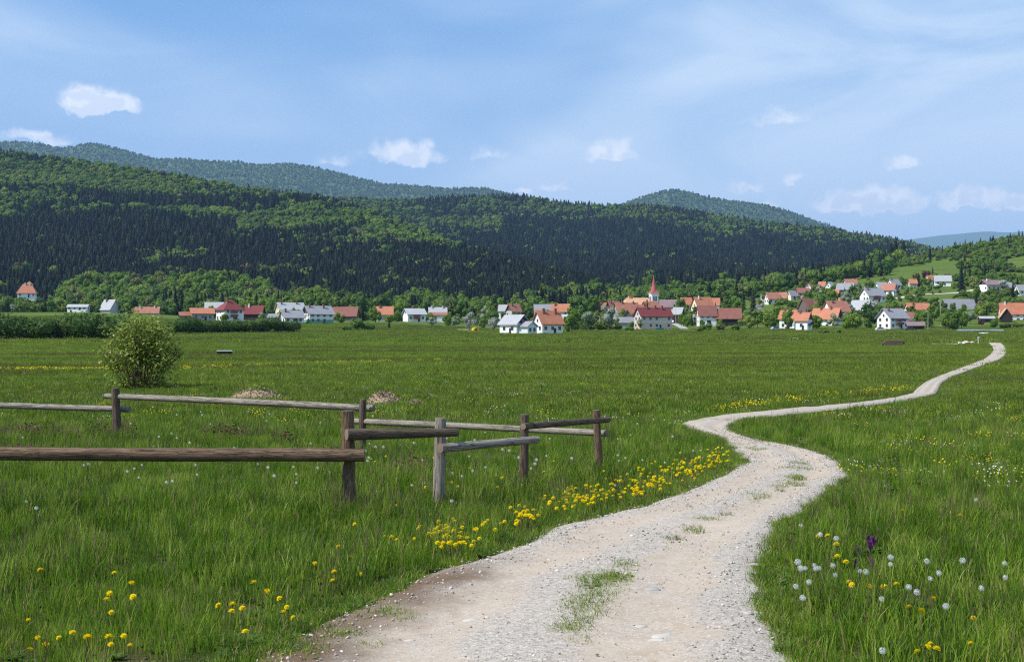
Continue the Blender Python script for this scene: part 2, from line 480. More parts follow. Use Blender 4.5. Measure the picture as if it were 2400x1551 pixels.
def scatter(name, protos, P, rot, scl, kind, label=None, cat=None, parent=None, mats=()):
    P = np.asarray(P, np.float32)
    me = bpy.data.meshes.new(name)
    me.vertices.add(len(P)); me.vertices.foreach_set('co', P.ravel())
    a = me.attributes.new('rot', 'FLOAT_VECTOR', 'POINT'); a.data.foreach_set('vector', np.asarray(rot, np.float32).ravel())
    a = me.attributes.new('scl', 'FLOAT_VECTOR', 'POINT'); a.data.foreach_set('vector', np.asarray(scl, np.float32).ravel())
    a = me.attributes.new('pick', 'INT', 'POINT'); a.data.foreach_set('value', np.asarray(kind, np.int32).ravel())
    o = link(name, me, parent)
    g = bpy.data.node_groups.new(name + '_scatter', 'GeometryNodeTree')
    g.interface.new_socket('Geometry', in_out='INPUT', socket_type='NodeSocketGeometry')
    g.interface.new_socket('Geometry', in_out='OUTPUT', socket_type='NodeSocketGeometry')
    N, L = g.nodes, g.links
    gi = N.new('NodeGroupInput'); go = N.new('NodeGroupOutput')
    ci = N.new('GeometryNodeCollectionInfo'); ci.inputs['Collection'].default_value = protos
    ci.inputs['Separate Children'].default_value = True; ci.inputs['Reset Children'].default_value = True
    iop = N.new('GeometryNodeInstanceOnPoints'); iop.inputs['Pick Instance'].default_value = True
    def na(nm, t):
        n = N.new('GeometryNodeInputNamedAttribute'); n.data_type = t; n.inputs['Name'].default_value = nm
        return n.outputs['Attribute']
    L.new(gi.outputs[0], iop.inputs['Points']); L.new(ci.outputs[0], iop.inputs['Instance'])
    L.new(na('pick', 'INT'), iop.inputs['Instance Index'])
    L.new(na('rot', 'FLOAT_VECTOR'), iop.inputs['Rotation']); L.new(na('scl', 'FLOAT_VECTOR'), iop.inputs['Scale'])
    L.new(iop.outputs[0], go.inputs[0])
    md = o.modifiers.new('scatter', 'NODES'); md.node_group = g
    tag(o, label, None, None, 'stuff')
    return o

# ------------------------------------------------------------------ tree shapes (unit height)
def ico(sub=1):
    t = (1 + 5 ** .5) / 2
    v = [(-1, t, 0), (1, t, 0), (-1, -t, 0), (1, -t, 0), (0, -1, t), (0, 1, t), (0, -1, -t), (0, 1, -t), (t, 0, -1), (t, 0, 1), (-t, 0, -1), (-t, 0, 1)]
    f = [(0, 11, 5), (0, 5, 1), (0, 1, 7), (0, 7, 10), (0, 10, 11), (1, 5, 9), (5, 11, 4), (11, 10, 2), (10, 7, 6), (7, 1, 8), (3, 9, 4), (3, 4, 2), (3, 2, 6), (3, 6, 8), (3, 8, 9), (4, 9, 5), (2, 4, 11), (6, 2, 10), (8, 6, 7), (9, 8, 1)]
    v = [Vector(p).normalized() for p in v]
    for _ in range(sub):
        c = {}; nf = []
        def mid(a, b):
            k = (min(a, b), max(a, b))
            if k not in c:
                v.append(((v[a] + v[b]) / 2).normalized()); c[k] = len(v) - 1
            return c[k]
        for a, b, d in f:
            x, y, z = mid(a, b), mid(b, d), mid(d, a)
            nf += [(a, x, z), (b, y, x), (d, z, y), (x, y, z)]
        f = nf
    return np.array([tuple(p) for p in v]), f
ICO1, ICO1F = ico(1)
ICO0, ICO0F = ico(0)

def leaf_quads(C, Nrm, size, rng, aspect=1.0):
    """square leaf clumps at C facing Nrm"""
    n = len(C)
    Nrm = Nrm / np.linalg.norm(Nrm, axis=1)[:, None]
    a = np.cross(Nrm, rng.normal(size=(n, 3))); a /= np.linalg.norm(a, axis=1)[:, None]
    b = np.cross(Nrm, a)
    s = (size * rng.uniform(0.6, 1.4, n))[:, None]
    V = np.stack([C - a * s, C - b * s * aspect, C + a * s, C + b * s * aspect], 1).reshape(-1, 3)
    Fq = np.arange(4 * n).reshape(n, 4)
    return V, Fq

def crown_mesh(name, seed, mat, nq=260, q=0.045, rx=0.34, z0=0.2, lobes=9, core=True, spread=0.6, top=1.0):
    rng = np.random.default_rng(seed)
    zc = (z0 + top) / 2; rz = (top - z0) / 2
    lc = []; lr = []
    while len(lc) < lobes:
        d = rng.normal(size=3); d /= np.linalg.norm(d); d *= rng.uniform(0.25, 0.72) * spread / 0.6
        lc.append((d[0] * rx, d[1] * rx, zc + d[2] * rz)); lr.append(rng.uniform(0.34, 0.56))
    lc = np.array(lc); lr = np.array(lr)
    C = []; Nn = []
    while sum(map(len, C)) < nq:
        k = rng.integers(0, lobes, nq)
        d = rng.normal(size=(nq, 3)); d /= np.linalg.norm(d, axis=1)[:, None]
        p = lc[k] + d * (lr[k] * rng.uniform(0.82, 1.12, nq))[:, None] * np.array([rx, rx, rz])
        depth = np.min(np.linalg.norm((p[:, None, :] - lc[None]) / np.array([rx, rx, rz]), axis=2) / lr[None], axis=1)
        ok = depth > 0.78
        C.append(p[ok]); Nn.append(d[ok] + 0.33 * rng.normal(size=(ok.sum(), 3)) + np.array([0, 0, .12]))
    C = np.concatenate(C)[:nq]; Nn = np.concatenate(Nn)[:nq]
    V, Fq = leaf_quads(C, Nn, q, rng, 0.8)
    if core:
        vs = []; fs = []; b = 0
        for c, r in zip(lc, lr):
            pv = ICO0 * (rng.uniform(0.72, 0.95, (len(ICO0), 1)) * r) * np.array([rx, rx, rz]) + c
            vs.append(pv); fs += [(a + b, bb + b, d + b) for a, bb, d in ICO0F]; b += len(pv)
        vs = np.concatenate(vs)
        off = len(V)
        V = np.concatenate([V, vs])
        T = np.array(fs) + off
        tri = np.concatenate([np.stack([Fq[:, 0], Fq[:, 1], Fq[:, 2]], 1), np.stack([Fq[:, 0], Fq[:, 2], Fq[:, 3]], 1), T])
        return np_mesh(name, V, tri, mat)
    return np_mesh(name, V, Fq, mat)

def trunk_mesh(name, h=0.4, r=0.022, limbs=4, seed=0, mat=None):
    rng = random.Random(seed)
    mb = MB()
    mb.tube((0, 0, -0.03), (0, 0, h * 0.55), r * 1.25, r * 0.9, 6)
    mb.tube((0, 0, h * 0.55), (0.01, 0, h * 1.4), r * 0.9, r * 0.4, 6)
    for i in range(limbs):
        t = 6.28 * i / limbs + rng.random()
        z = h * rng.uniform(0.55, 0.95)
        mb.tube((0, 0, z), (0.2 * math.cos(t), 0.2 * math.sin(t), z + rng.uniform(0.12, 0.3)), r * 0.6, r * 0.2, 5)
    return mb.mesh(name, mat or M_BARK)

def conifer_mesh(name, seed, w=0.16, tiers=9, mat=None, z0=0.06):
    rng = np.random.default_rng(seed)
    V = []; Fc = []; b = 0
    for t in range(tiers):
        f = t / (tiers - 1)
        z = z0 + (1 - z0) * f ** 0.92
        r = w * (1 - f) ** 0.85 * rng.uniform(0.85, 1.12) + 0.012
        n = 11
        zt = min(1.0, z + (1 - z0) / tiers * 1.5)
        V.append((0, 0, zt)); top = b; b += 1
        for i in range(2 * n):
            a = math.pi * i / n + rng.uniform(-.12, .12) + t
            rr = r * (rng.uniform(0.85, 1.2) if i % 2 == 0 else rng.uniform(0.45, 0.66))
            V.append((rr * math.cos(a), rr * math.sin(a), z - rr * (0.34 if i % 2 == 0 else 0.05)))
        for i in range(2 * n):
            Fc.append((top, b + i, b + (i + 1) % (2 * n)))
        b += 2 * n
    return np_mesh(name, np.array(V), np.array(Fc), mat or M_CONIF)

DEC = [crown_mesh('crown_round_%d' % i, 20 + i, M_DECID, 300, 0.050, 0.38 + 0.04 * (i % 3), 0.07, 10 + i % 3) for i in range(5)]
DEC += [crown_mesh('crown_tall_%d' % i, 30 + i, M_DECID, 300, 0.045, 0.25, 0.12, 10) for i in range(2)]
DARK = [crown_mesh('crown_dark_%d' % i, 40 + i, M_DECID2, 300, 0.050, 0.38, 0.12, 9) for i in range(2)]
BLO = [crown_mesh('crown_blossom_%d' % i, 50 + i, M_BLOSSOM, 520, 0.030, 0.40, 0.20, 11, spread=0.75) for i in range(3)]
BRN = [crown_mesh('crown_copper_%d' % i, 60 + i, M_BROWNLEAF, 260, 0.045, 0.45, 0.14, 9) for i in range(1)]
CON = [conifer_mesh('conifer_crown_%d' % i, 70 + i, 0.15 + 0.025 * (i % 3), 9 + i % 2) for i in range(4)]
SCR = [crown_mesh('scrub_crown_%d' % i, 80 + i, M_SCRUB, 220, 0.075, 0.62, -0.05, 8) for i in range(3)]
TRUNK = trunk_mesh('trunk_mesh', 0.34, 0.022, 4, 1)
TRUNKC = trunk_mesh('conifer_trunk_mesh', 0.5, 0.015, 0, 2)

FAR_TREES = proto_collection('far_tree', DEC + DARK + CON + BRN)   # 0-6 green, 7-8 dark, 9-12 conifer, 13 copper
SCRUBS = proto_collection('scrub_bush', SCR + DEC[:2] + CON[:2])

# ------------------------------------------------------------------ hills and forests
def hill(name, label, ridge, foot, mat, Yb, back=0.6, nu=150, nv=40, bump=14, seed=0, shape=1.0):
    """ridge: (px,row,Y) list; foot: (px,row,Y) list"""
    ridge = np.array(ridge, float); foot = np.array(foot, float)
    pxs = np.linspace(ridge[0, 0], ridge[-1, 0], nu)
    rr = np.interp(pxs, ridge[:, 0], ridge[:, 1]); ry = np.interp(pxs, ridge[:, 0], ridge[:, 2])
    fr = np.interp(pxs, foot[:, 0], foot[:, 1]); fy = np.interp(pxs, foot[:, 0], foot[:, 2])
    k = np.array([.25, .5, .25])
    sm = lambda v: np.convolve(np.pad(v, 1, 'edge'), k, 'valid')
    rr = sm(sm(rr)); ry = sm(sm(sm(ry)))
    def surf(u, v):
        """u in 0..1 along, v 0 foot .. 1 ridge .. >1 behind"""
        px = np.interp(u, np.linspace(0, 1, nu), pxs)
        a = np.interp(u, np.linspace(0, 1, nu), rr); b = np.interp(u, np.linspace(0, 1, nu), ry)
        c = np.interp(u, np.linspace(0, 1, nu), fr); d = np.interp(u, np.linspace(0, 1, nu), fy)
        vc = np.clip(v, 0, 1)
        Y = d + (b - d) * v
        row = c + (a - c) * vc ** shape
        Yr = d + (b - d) * vc
        Z = H - (row - HR) * Yr / F
        X = (px - 1200) / F * Y
        nz = (fbm(X / 260 + seed, Y / 260 + 3 * seed, 4) - 0.5) * 2 * bump * np.sin(np.pi * np.clip(v, 0, 1)) ** 0.8
        Z = Z + nz
        over = np.maximum(v - 1, 0)
        Z = Z - over * over * (b - d) * 0.55
        return np.stack([X, Y, Z], -1), px, row
    us = np.linspace(0, 1, nu); vs = np.concatenate([np.linspace(0, 1, nv), 1 + np.linspace(0.05, back, 8)])
    U, Vv = np.meshgrid(us, vs)
    P, _, _ = surf(U, Vv)
    n, mc = U.shape
    a = (np.arange(n - 1)[:, None] * mc + np.arange(mc - 1)[None, :]).ravel()
    me = np_mesh(name, P.reshape(-1, 3), np.stack([a, a + 1, a + mc + 1, a + mc], 1), mat, smooth=True)
    o = link(name, me); tag(o, label, None, None, 'structure')
    return surf

def forest(name, label, surf, spacing, Xw, Yw, conf, hc, hd, seed, vmax=1.12, jit=1.1):
    """conf(px,row,v,noise)-> chance of a conifer"""
    rng = np.random.default_rng(seed)
    nu_, nv_ = int(Xw / spacing), int(Yw / spacing)
    u, v = np.meshgrid((np.arange(nu_) + .5) / nu_, (np.arange(nv_) + .5) / nv_ * vmax)
    u = np.clip(u + rng.uniform(-jit, jit, u.shape) / nu_, 0, 1).ravel(); v = (v + rng.uniform(-jit, jit, v.shape) / nv_ * vmax).ravel()
    v = np.clip(v, 0, vmax)
    P, px, row = surf(u, v)
    ns = fbm(P[:, 0] / 90, P[:, 1] / 90, 3)
    c = rng.random(len(P)) < conf(px, row, v, ns)
    n = len(P)
    kind = np.where(c, rng.integers(9, 13, n), np.where(rng.random(n) < 0.16, rng.integers(7, 9, n), rng.integers(0, 5, n)))
    kind = np.where((~c) & (rng.random(n) < 0.005), 13, kind)
    h = np.where(c, rng.uniform(0.55, 1.2, n) * hc, rng.uniform(0.6, 1.25, n) * hd)
    wd = np.where(c, h * rng.uniform(1.3, 2.1, n), h * rng.uniform(0.95, 1.3, n))
    rot = np.zeros((n, 3)); rot[:, 2] = rng.uniform(0, 6.28, n); rot[:, :2] = rng.normal(0, 0.03, (n, 2))
    P = P.copy(); P[:, 2] -= h * 0.06
    return scatter(name, FAR_TREES, P, rot, np.stack([wd, wd, h], 1), kind, label)

def hill_mat(name, c1, c2):
    m = Mat(name)
    n = m.noise(m.pos(), 0.02, 6, 0.75)
    return m.done(m.principled(m.mix(m.step(n, 0.35, 0.65), c1, c2), 0.95, 0.05, m.bump(n, 0.8, 12)))
M_HILL = hill_mat('forest_floor', (.012, .022, .010), (.026, .044, .014))
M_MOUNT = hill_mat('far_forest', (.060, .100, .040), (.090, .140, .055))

def _g(v, a, b): return np.clip((v - a) / (b - a), 0, 1)

def conf_A(px, row, v, ns):
    band = np.interp(px, [0, 100, 350, 700, 900], [455, 455, 466, 476, 474])
    p = np.full(px.shape, 0.985)
    p = np.where(row < band, 0.02 + 0.12 * (ns > 0.68), p)
    low = (row > band + 34) & (row < np.interp(px, [150, 230, 400, 540, 600], [520, 498, 515, 530, 520])) & (px > 200) & (px < 560)
    p = np.where(low, 0.12, p)
    p = np.where((px < 230) & (row > band + 8) & (row < 512), np.where(ns > 0.46, 0.2, 0.9), p)
    p = np.where((px > 560) & (px < 1080) & (row > 480) & (row < 585), np.where(ns > 0.47, 0.18, 0.9), p)
    p = np.where((px > 420) & (row < band) & (row > band - 26), np.where(ns > 0.52, 0.3, 0.75), p)
    p = np.where((row > 585) & (ns > 0.68), 0.75, p)
    p = np.where((px < 110) & (v > 0.95), 0.7, p)
    return p
def conf_B(px, row, v, ns):
    p = np.where(ns > 0.64, 0.88, 0.985)
    p = np.where((px < 1180) & (row < 570), np.where(ns > 0.43, 0.2, 0.85), p)
    p = np.where((v > 0.80) & (px > 1000), np.where(ns > 0.5, 0.35, 0.85), p)
    p = np.where((v > 0.85) & (px > 1650), 0.35, p)
    p = np.where((v > 0.6) & (px > 1500) & (ns > 0.58), 0.4, p)
    return p

Aridge = [(-900, 310, 2300), (-300, 340, 2350), (0, 362, 2400), (200, 388, 2400), (400, 418, 2350), (600, 456, 2250), (750, 472, 2150), (850, 502, 2050), (950, 540, 1900),
          (1050, 582, 1750), (1150, 612, 1620), (1250, 638, 1500), (1350, 666, 1400), (1450, 694, 1320)]
Afoot = [(-900, 745, 1050), (0, 735, 1080), (500, 735, 1120), (900, 725, 1150), (1200, 715, 1180), (1450, 705, 1250)]
sA = hill('hill', 'forested hill with light broadleaf top and dark conifer bands', Aridge, Afoot, M_HILL, 0, seed=1, bump=16)
Bridge = [(500, 506, 3400), (800, 472, 3500), (950, 477, 3500), (1060, 470, 3500), (1160, 465, 3550), (1240, 466, 3600), (1300, 480, 3600), (1400, 488, 3600), (1550, 489, 3500),
          (1650, 508, 3400), (1800, 530, 3300), (1950, 547, 3200), (2050, 563, 3100), (2130, 579, 3000), (2200, 596, 2900), (2320, 621, 2800), (2600, 656, 2700)]
Bfoot = [(500, 700, 1900), (1200, 690, 1800), (1500, 690, 1650), (1900, 690, 1700), (2600, 700, 1900)]
sB = hill('hill', 'long dark spruce ridge rising behind the village church', Bridge, Bfoot, M_HILL, 0, seed=5, bump=18)
M1r = [(-350, 300, 9500), (-100, 318, 9500), (0, 333, 9500), (80, 337, 9500), (140, 349, 9500), (220, 337, 9500), (290, 354, 9500), (370, 376, 9500), (430, 373, 9500), (480, 379, 9500), (560, 381, 9500), (610, 389, 9500), (670, 384, 9500), (740, 394, 9500),
       (800, 409, 9500), (900, 434, 9500), (950, 436, 9500), (1050, 444, 9500), (1130, 442, 9500), (1170, 451, 9500), (1300, 480, 9500), (1450, 520, 9500)]
M1f = [(-350, 560, 6500), (1450, 600, 6500)]
sM1 = hill('mountain', 'hazy grey-green wooded mountain chain above the left hill', M1r, M1f, M_MOUNT, 0, seed=9, bump=60, nu=240)
M2r = [(1300, 560, 9000), (1430, 490, 9000), (1500, 466, 9000), (1535, 455, 9000), (1575, 446, 9000), (1610, 452, 9000), (1650, 463, 9000), (1720, 474, 9000), (1800, 484, 9000), (1850, 499, 9000), (1910, 520, 9000), (2050, 570, 9000), (2200, 620, 9000)]
M2f = [(1300, 600, 6500), (2200, 640, 6500)]
sM2 = hill('mountain', 'pointed wooded summit peeping over the spruce ridge', M2r, M2f, M_MOUNT, 0, seed=13, bump=40, nu=160)
M3r = [(1700, 600, 26000), (2000, 578, 26000), (2130, 562, 26000), (2200, 552, 26000), (2260, 547, 26000), (2320, 541, 26000), (2360, 547, 26000), (2400, 541, 26000), (2600, 548, 26000), (3200, 530, 26000), (3600, 540, 26000)]
M3f = [(1700, 700, 20000), (3600, 700, 20000)]
sM3 = hill('mountain', 'pale blue mountain on the far horizon above the right slope', M3r, M3f, M_MOUNT, 0, seed=21, bump=150, nu=120)

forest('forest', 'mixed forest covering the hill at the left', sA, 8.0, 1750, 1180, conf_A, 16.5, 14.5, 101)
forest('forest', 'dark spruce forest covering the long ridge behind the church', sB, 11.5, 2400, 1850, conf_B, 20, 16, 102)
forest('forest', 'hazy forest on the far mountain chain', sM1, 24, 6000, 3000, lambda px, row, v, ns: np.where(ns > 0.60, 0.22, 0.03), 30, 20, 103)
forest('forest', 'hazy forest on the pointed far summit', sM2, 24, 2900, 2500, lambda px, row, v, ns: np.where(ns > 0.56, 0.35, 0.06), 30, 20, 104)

# woods on the valley edge, below the hills
def wood(name, label, regions, seed, spacing_px=9):
    rng = np.random.default_rng(seed)
    P = []; K = []; S = []
    for (x0, x1, topf, botf, Yf, con, hm) in regions:
        n = int((x1 - x0) / spacing_px)
        for layer in range(7):
            f = layer / 6.0
            for i in range(n):
                px = x0 + (x1 - x0) * (i + rng.random()) / n
                row_top = topf(px) if callable(topf) else topf
                row_bot = botf(px) if callable(botf) else botf
                if row_top > row_bot - 6: continue
                Y = Yf[0] + (Yf[1] - Yf[0]) * f * rng.uniform(0.92, 1.08)
                want_top = row_bot - 16 + (row_top - row_bot + 16) * f + rng.uniform(-8, 8)
                x = (px - 1200) / F * Y
                z = float(ground_z(x, Y))
                base_row = HR + F * (H - z) / Y
                c = rng.random() < con
                h = hm * rng.uniform(0.75, 1.2) * (1.2 if c else 1.0)
                zt = H - (want_top - HR) * Y / F
                z = max(z, zt - h) - 0.5
                P.append((x, Y, z)); w = h * (rng.uniform(0.9, 1.25) if not c else rng.uniform(1.0, 1.5))
                K.append(rng.integers(9, 13) if c else (7 + rng.integers(0, 2) if rng.random() < 0.15 else rng.integers(0, 7)))
                S.append((w, w, h))
    n = len(P); rot = np.zeros((n, 3)); rot[:, 2] = rng.uniform(0, 6.28, n)
    return scatter(name, FAR_TREES, P, rot, S, K, label)
ip = lambda xs, ys: (lambda px: float(np.interp(px, xs, ys)))
wood('woodland', 'light green wood at the foot of the left hill', [
    (140, 650, ip([140, 200, 330, 480, 560, 620, 650], [668, 632, 640, 628, 636, 650, 672]), 716, (860, 1130), 0.06, 15),
    (-150, 160, ip([-150, 0, 60, 160], [690, 690, 702, 690]), 730, (800, 1000), 0.2, 12),
    (380, 660, 690, 724, (800, 900), 0.35, 14)], 201)
wood('woodland', 'green wood behind the farmhouses left of the village', [
    (630, 900, ip([630, 700, 760, 860, 900], [690, 668, 670, 686, 700]), 732, (780, 960), 0.10, 14),
    (880, 1240, ip([880, 1000, 1100, 1240], [688, 672, 694, 690]), 735, (800, 1050), 0.22, 13)], 202)
wood('woodland', 'belt of trees between the village and the spruce ridge', [
    (1220, 1420, ip([1220, 1300, 1420], [664, 668, 660]), 725, (880, 1080), 0.6, 15),
    (1330, 1760, ip([1330, 1400, 1480, 1600, 1760], [664, 655, 668, 656, 652]), 712, (930, 1150), 0.16, 14),
    (1700, 2080, ip([1700, 1800, 1900, 2000, 2080], [650, 640, 630, 624, 614]), ip([1700, 1800, 1900, 2080], [705, 688, 664, 640]), (1050, 1320), 0.22, 14),
    (1500, 2120, ip([1500, 1800, 2000, 2120], [632, 626, 610, 600]), ip([1500, 2000, 2120], [660, 645, 625]), (1330, 1600), 0.92, 22)], 203)

# scrub on the right-hand slope
def scrub():
    rng = np.random.default_rng(301)
    P = []; K = []; S = []
    for i in range(5200):
        px = rng.uniform(1980, 2640); Y = rng.uniform(880, 1500)
        x = (px - 1200) / F * Y; z = float(ground_z(x, Y)); row = HR + F * (H - z) / Y
        line = np.interp(px, [1960, 2060, 2160, 2270, 2400, 2640], [646, 632, 622, 614, 592, 560])
        ns = float(fbm(x / 45, Y / 45, 3))
        if row < line:
            ok = ns > 0.42 or rng.random() < 0.12
        else:
            ok = (px > 2265 and row < 690 and ns > 0.5) or (ns > 0.64 and row < 680 and px > 2200)
        if not ok: continue
        c = rng.random() < 0.03
        h = rng.uniform(2.6, 6.0) if not c else rng.uniform(7, 13)
        k = rng.integers(5, 7) if c else (rng.integers(3, 5) if rng.random() < 0.25 else rng.integers(0, 3))
        if k in (3, 4): h *= 1.5
        P.append((x, Y, z - 0.2)); K.append(k); w = h * rng.uniform(0.9, 1.4)
        S.append((w, w, h))
    for px, Y, h in ((2242, 1380, 9), (2250, 1385, 12), (2257, 1390, 11), (2262, 1390, 14), (2275, 1395, 10), (2288, 1395, 9), (2196, 1330, 8), (2388, 1440, 15), (2396, 1440, 13), (2330, 1420, 8), (2345, 1425, 9)):
        x = (px - 1200) / F * Y
        P.append((x, Y, float(ground_z(x, Y)) - 0.3)); K.append(5); S.append((h, h, h))
    n = len(P); rot = np.zeros((n, 3)); rot[:, 2] = rng.uniform(0, 6.28, n)
    scatter('scrub', SCRUBS, P, rot, S, K, 'low green scrub on the slope at the right')
scrub()

# ------------------------------------------------------------------ haze
def haze():
    mb = MB()
    mb.box(-36000, 36000, -1000, 33000, -1.5, 2700)
    m = Mat('hazy_air')
    v = m.node('ShaderNodeVolumePrincipled')
    v.inputs['Color'].default_value = (0.38, 0.62, 1.0, 1)
    v.inputs['Density'].default_value = 3.7e-5
    v.inputs['Anisotropy'].default_value = 0.0
    m.L.new(v.outputs[0], m.out.inputs['Volume'])
    o = link('haze', mb.mesh('haze', m.m))
    tag(o, 'thin bluish haze in the valley air', None, None, 'stuff')
haze()

# ------------------------------------------------------------------ gravel path
LEFT = [(-500, 2400), (260, 1800), (500, 1620), (615, 1551), (730, 1502), (820, 1462), (890, 1425), (952, 1398), (1008, 1366), (1060, 1342), (1110, 1320), (1160, 1300), (1230, 1272), (1300, 1246), (1403, 1220), (1517, 1190), (1606, 1162), (1660, 1140), (1704, 1122), (1728, 1106), (1737, 1090), (1728, 1074),
        (1708, 1056), (1690, 1040), (1658, 1026), (1620, 1015), (1600, 1008), (1588, 1000), (1596, 994), (1635, 987), (1694, 977), (1752, 971), (1811, 966), (1870, 960), (1958, 953), (2017, 947), (2067, 940), (2101, 935), (2138, 925),
        (2146, 913), (2159, 901), (2185, 889), (2218, 876), (2252, 864), (2285, 851), (2311, 840), (2324, 829), (2329, 821), (2326, 812), (2317, 804)]
RIGHT = [(2600, 2400), (2080, 1800), (1920, 1620), (1862, 1551), (1845, 1505), (1816, 1464), (1808, 1423), (1802, 1382), (1805, 1341), (1812, 1303), (1834, 1267), (1855, 1236), (1882, 1213), (1912, 1194), (1945, 1166), (1972, 1143), (1990, 1124), (1995, 1110), (1985, 1094),
         (1943, 1076), (1899, 1063), (1841, 1050), (1782, 1041), (1753, 1032), (1726, 1024), (1712, 1014), (1716, 1003), (1738, 990), (1767, 984), (1811, 978), (1870, 972), (1929, 965), (1988, 958), (2050, 951), (2101, 944), (2151, 934),
         (2195, 924), (2202, 911), (2208, 898), (2229, 886), (2262, 872), (2313, 854), (2352, 839), (2359, 824), (2356, 814), (2347, 805)]
ANCH = [((-500, 2400), (2600, 2400)), ((1737, 1090), (1995, 1110)), ((1588, 1000), (1712, 1014)), ((2138, 925), (2195, 924)), ((2317, 804), (2347, 805))]

def gp(px, row):
    q = hit(px, row); return (q.x, q.y)

def resample(P, n):
    P = np.array(P, float)
    # smooth corner-cutting
    for _ in range(2):
        Q = np.empty((2 * len(P) - 2 + 2, 2)); Q[0] = P[0]; Q[-1] = P[-1]
        Q[1:-1:2] = 0.75 * P[:-1] + 0.25 * P[1:]; Q[2:-1:2] = 0.25 * P[:-1] + 0.75 * P[1:]
        P = Q
    d = np.concatenate([[0], np.cumsum(np.linalg.norm(np.diff(P, axis=0), axis=1))])
    t = np.linspace(0, d[-1], n)
    return np.stack([np.interp(t, d, P[:, 0]), np.interp(t, d, P[:, 1])], 1)

def make_path_edges():
    A = []; B = []
    for (l0, r0), (l1, r1) in zip(ANCH[:-1], ANCH[1:]):
        ls = LEFT[LEFT.index(l0):LEFT.index(l1) + 1]; rs = RIGHT[RIGHT.index(r0):RIGHT.index(r1) + 1]
        lw = [gp(*p) for p in ls]; rw = [gp(*p) for p in rs]
        n = 90
        A.append(resample(lw, n)[:-1]); B.append(resample(rw, n)[:-1])
    A.append(np.array([gp(*LEFT[-1])])); B.append(np.array([gp(*RIGHT[-1])]))
    return np.concatenate(A), np.concatenate(B)
PL, PR = make_path_edges()
# small ragged edge
_t = np.arange(len(PL))
_dir = (PR - PL) / np.linalg.norm(PR - PL, axis=1)[:, None]
PL2 = PL + _dir * ((fbm(_t * 0.2, _t * 0 + 3.3, 3) - 0.5) * 0.26)[:, None] * (PL[:, 1:2] < 60)
PR2 = PR - _dir * ((fbm(_t * 0.2, _t * 0 + 8.3, 3) - 0.5) * 0.20)[:, None] * (PR[:, 1:2] < 60)

def path_mat():
    m = Mat('gravel_track')
    p = m.pos()
    uvn = m.node('ShaderNodeSeparateXYZ'); m.L.new(m.uv(), uvn.inputs[0])
    u = uvn.outputs[0]
    wob = m.noise(p, 0.9, 4, 0.6)
    uu = m.math('ADD', u, m.math('MULTIPLY', m.math('SUBTRACT', wob, 0.5), 0.34))
    # wheel tracks: bare compacted tan soil
    t1 = m.math('SUBTRACT', 1.0, m.math('MULTIPLY', m.math('ABSOLUTE', m.math('SUBTRACT', uu, 0.27)), 7.0), True)
    t2 = m.math('SUBTRACT', 1.0, m.math('MULTIPLY', m.math('ABSOLUTE', m.math('SUBTRACT', uu, 0.70)), 6.0), True)
    track = m.step(m.math('MAXIMUM', t1, t2), 0.0, 0.55)
    patch = m.step(m.noise(p, 1.7, 5, 0.65), 0.38, 0.66)
    track = m.math('MULTIPLY', track, m.math('ADD', m.math('MULTIPLY', patch, 0.45), 0.55))
    st = m.voronoi(p, 62.0, 'Color'); stv = m.node('ShaderNodeSeparateXYZ'); m.L.new(st, stv.inputs[0])
    st2 = m.voronoi(p, 30.0, 'Color'); stv2 = m.node('ShaderNodeSeparateXYZ'); m.L.new(st2, stv2.inputs[0])
    gravel = m.ramp(stv.outputs[0], [(0.0, (.25, .21, .17)), (0.22, (.355, .305, .255)), (0.6, (.425, .37, .315)), (0.92, (.50, .445, .385)), (1.0, (.60, .55, .49))])
    gravel = m.mix(m.math('MULTIPLY', m.step(stv2.outputs[1], 0.62, 0.95), 0.35), gravel, (.50, .445, .385))
    fine = m.noise(p, 70, 4, 0.8)
    dirt = m.ramp(m.noise(p, 6, 6, 0.75), [(0.3, (.37, .28, .20)), (0.5, (.45, .355, .265)), (0.7, (.51, .42, .33))])
    dirt = m.mix(m.math('MULTIPLY', m.step(fine, 0.55, 0.75), 0.5), dirt, (.26, .21, .17))
    dirt = m.mix(m.math('MULTIPLY', m.step(stv.outputs[2], 0.86, 0.97), 0.7), dirt, (.58, .53, .48))
    c = m.mix(m.math('MULTIPLY', track, 0.92), gravel, dirt)
    c = m.mix(1.0, c, (.92, .93, .935), 'MULTIPLY')
    # brown earth where the near left verge has worn away
    e = m.step(m.math('ADD', u, m.math('MULTIPLY', m.math('SUBTRACT', m.noise(p, 2.2, 5, 0.7), 0.5), 0.30)), 0.28, 0.08)
    sp = m.node('ShaderNodeSeparateXYZ'); m.L.new(p, sp.inputs[0])
    e = m.math('MULTIPLY', e, m.step(sp.outputs[1], 10.2, 8.6))
    c = m.mix(e, c, m.mix(fine, (.075, .046, .028), (.20, .135, .088)))
    big = m.noise(p, 0.5, 3, 0.5)
    c = m.mix(m.math('MULTIPLY', m.step(big, 0.4, 0.7), 0.16), c, (.56, .47, .39))
    hgt = m.math('ADD', m.math('MULTIPLY', m.voronoi(p, 62.0), m.math('SUBTRACT', 1.15, track)), m.math('MULTIPLY', fine, 0.35))
    hgt = m.math('ADD', hgt, m.math('MULTIPLY', m.noise(p, 5, 5, 0.6), 0.8))
    return m.done(m.principled(c, 0.95, 0.12, m.bump(hgt, 0.38, 0.014)))

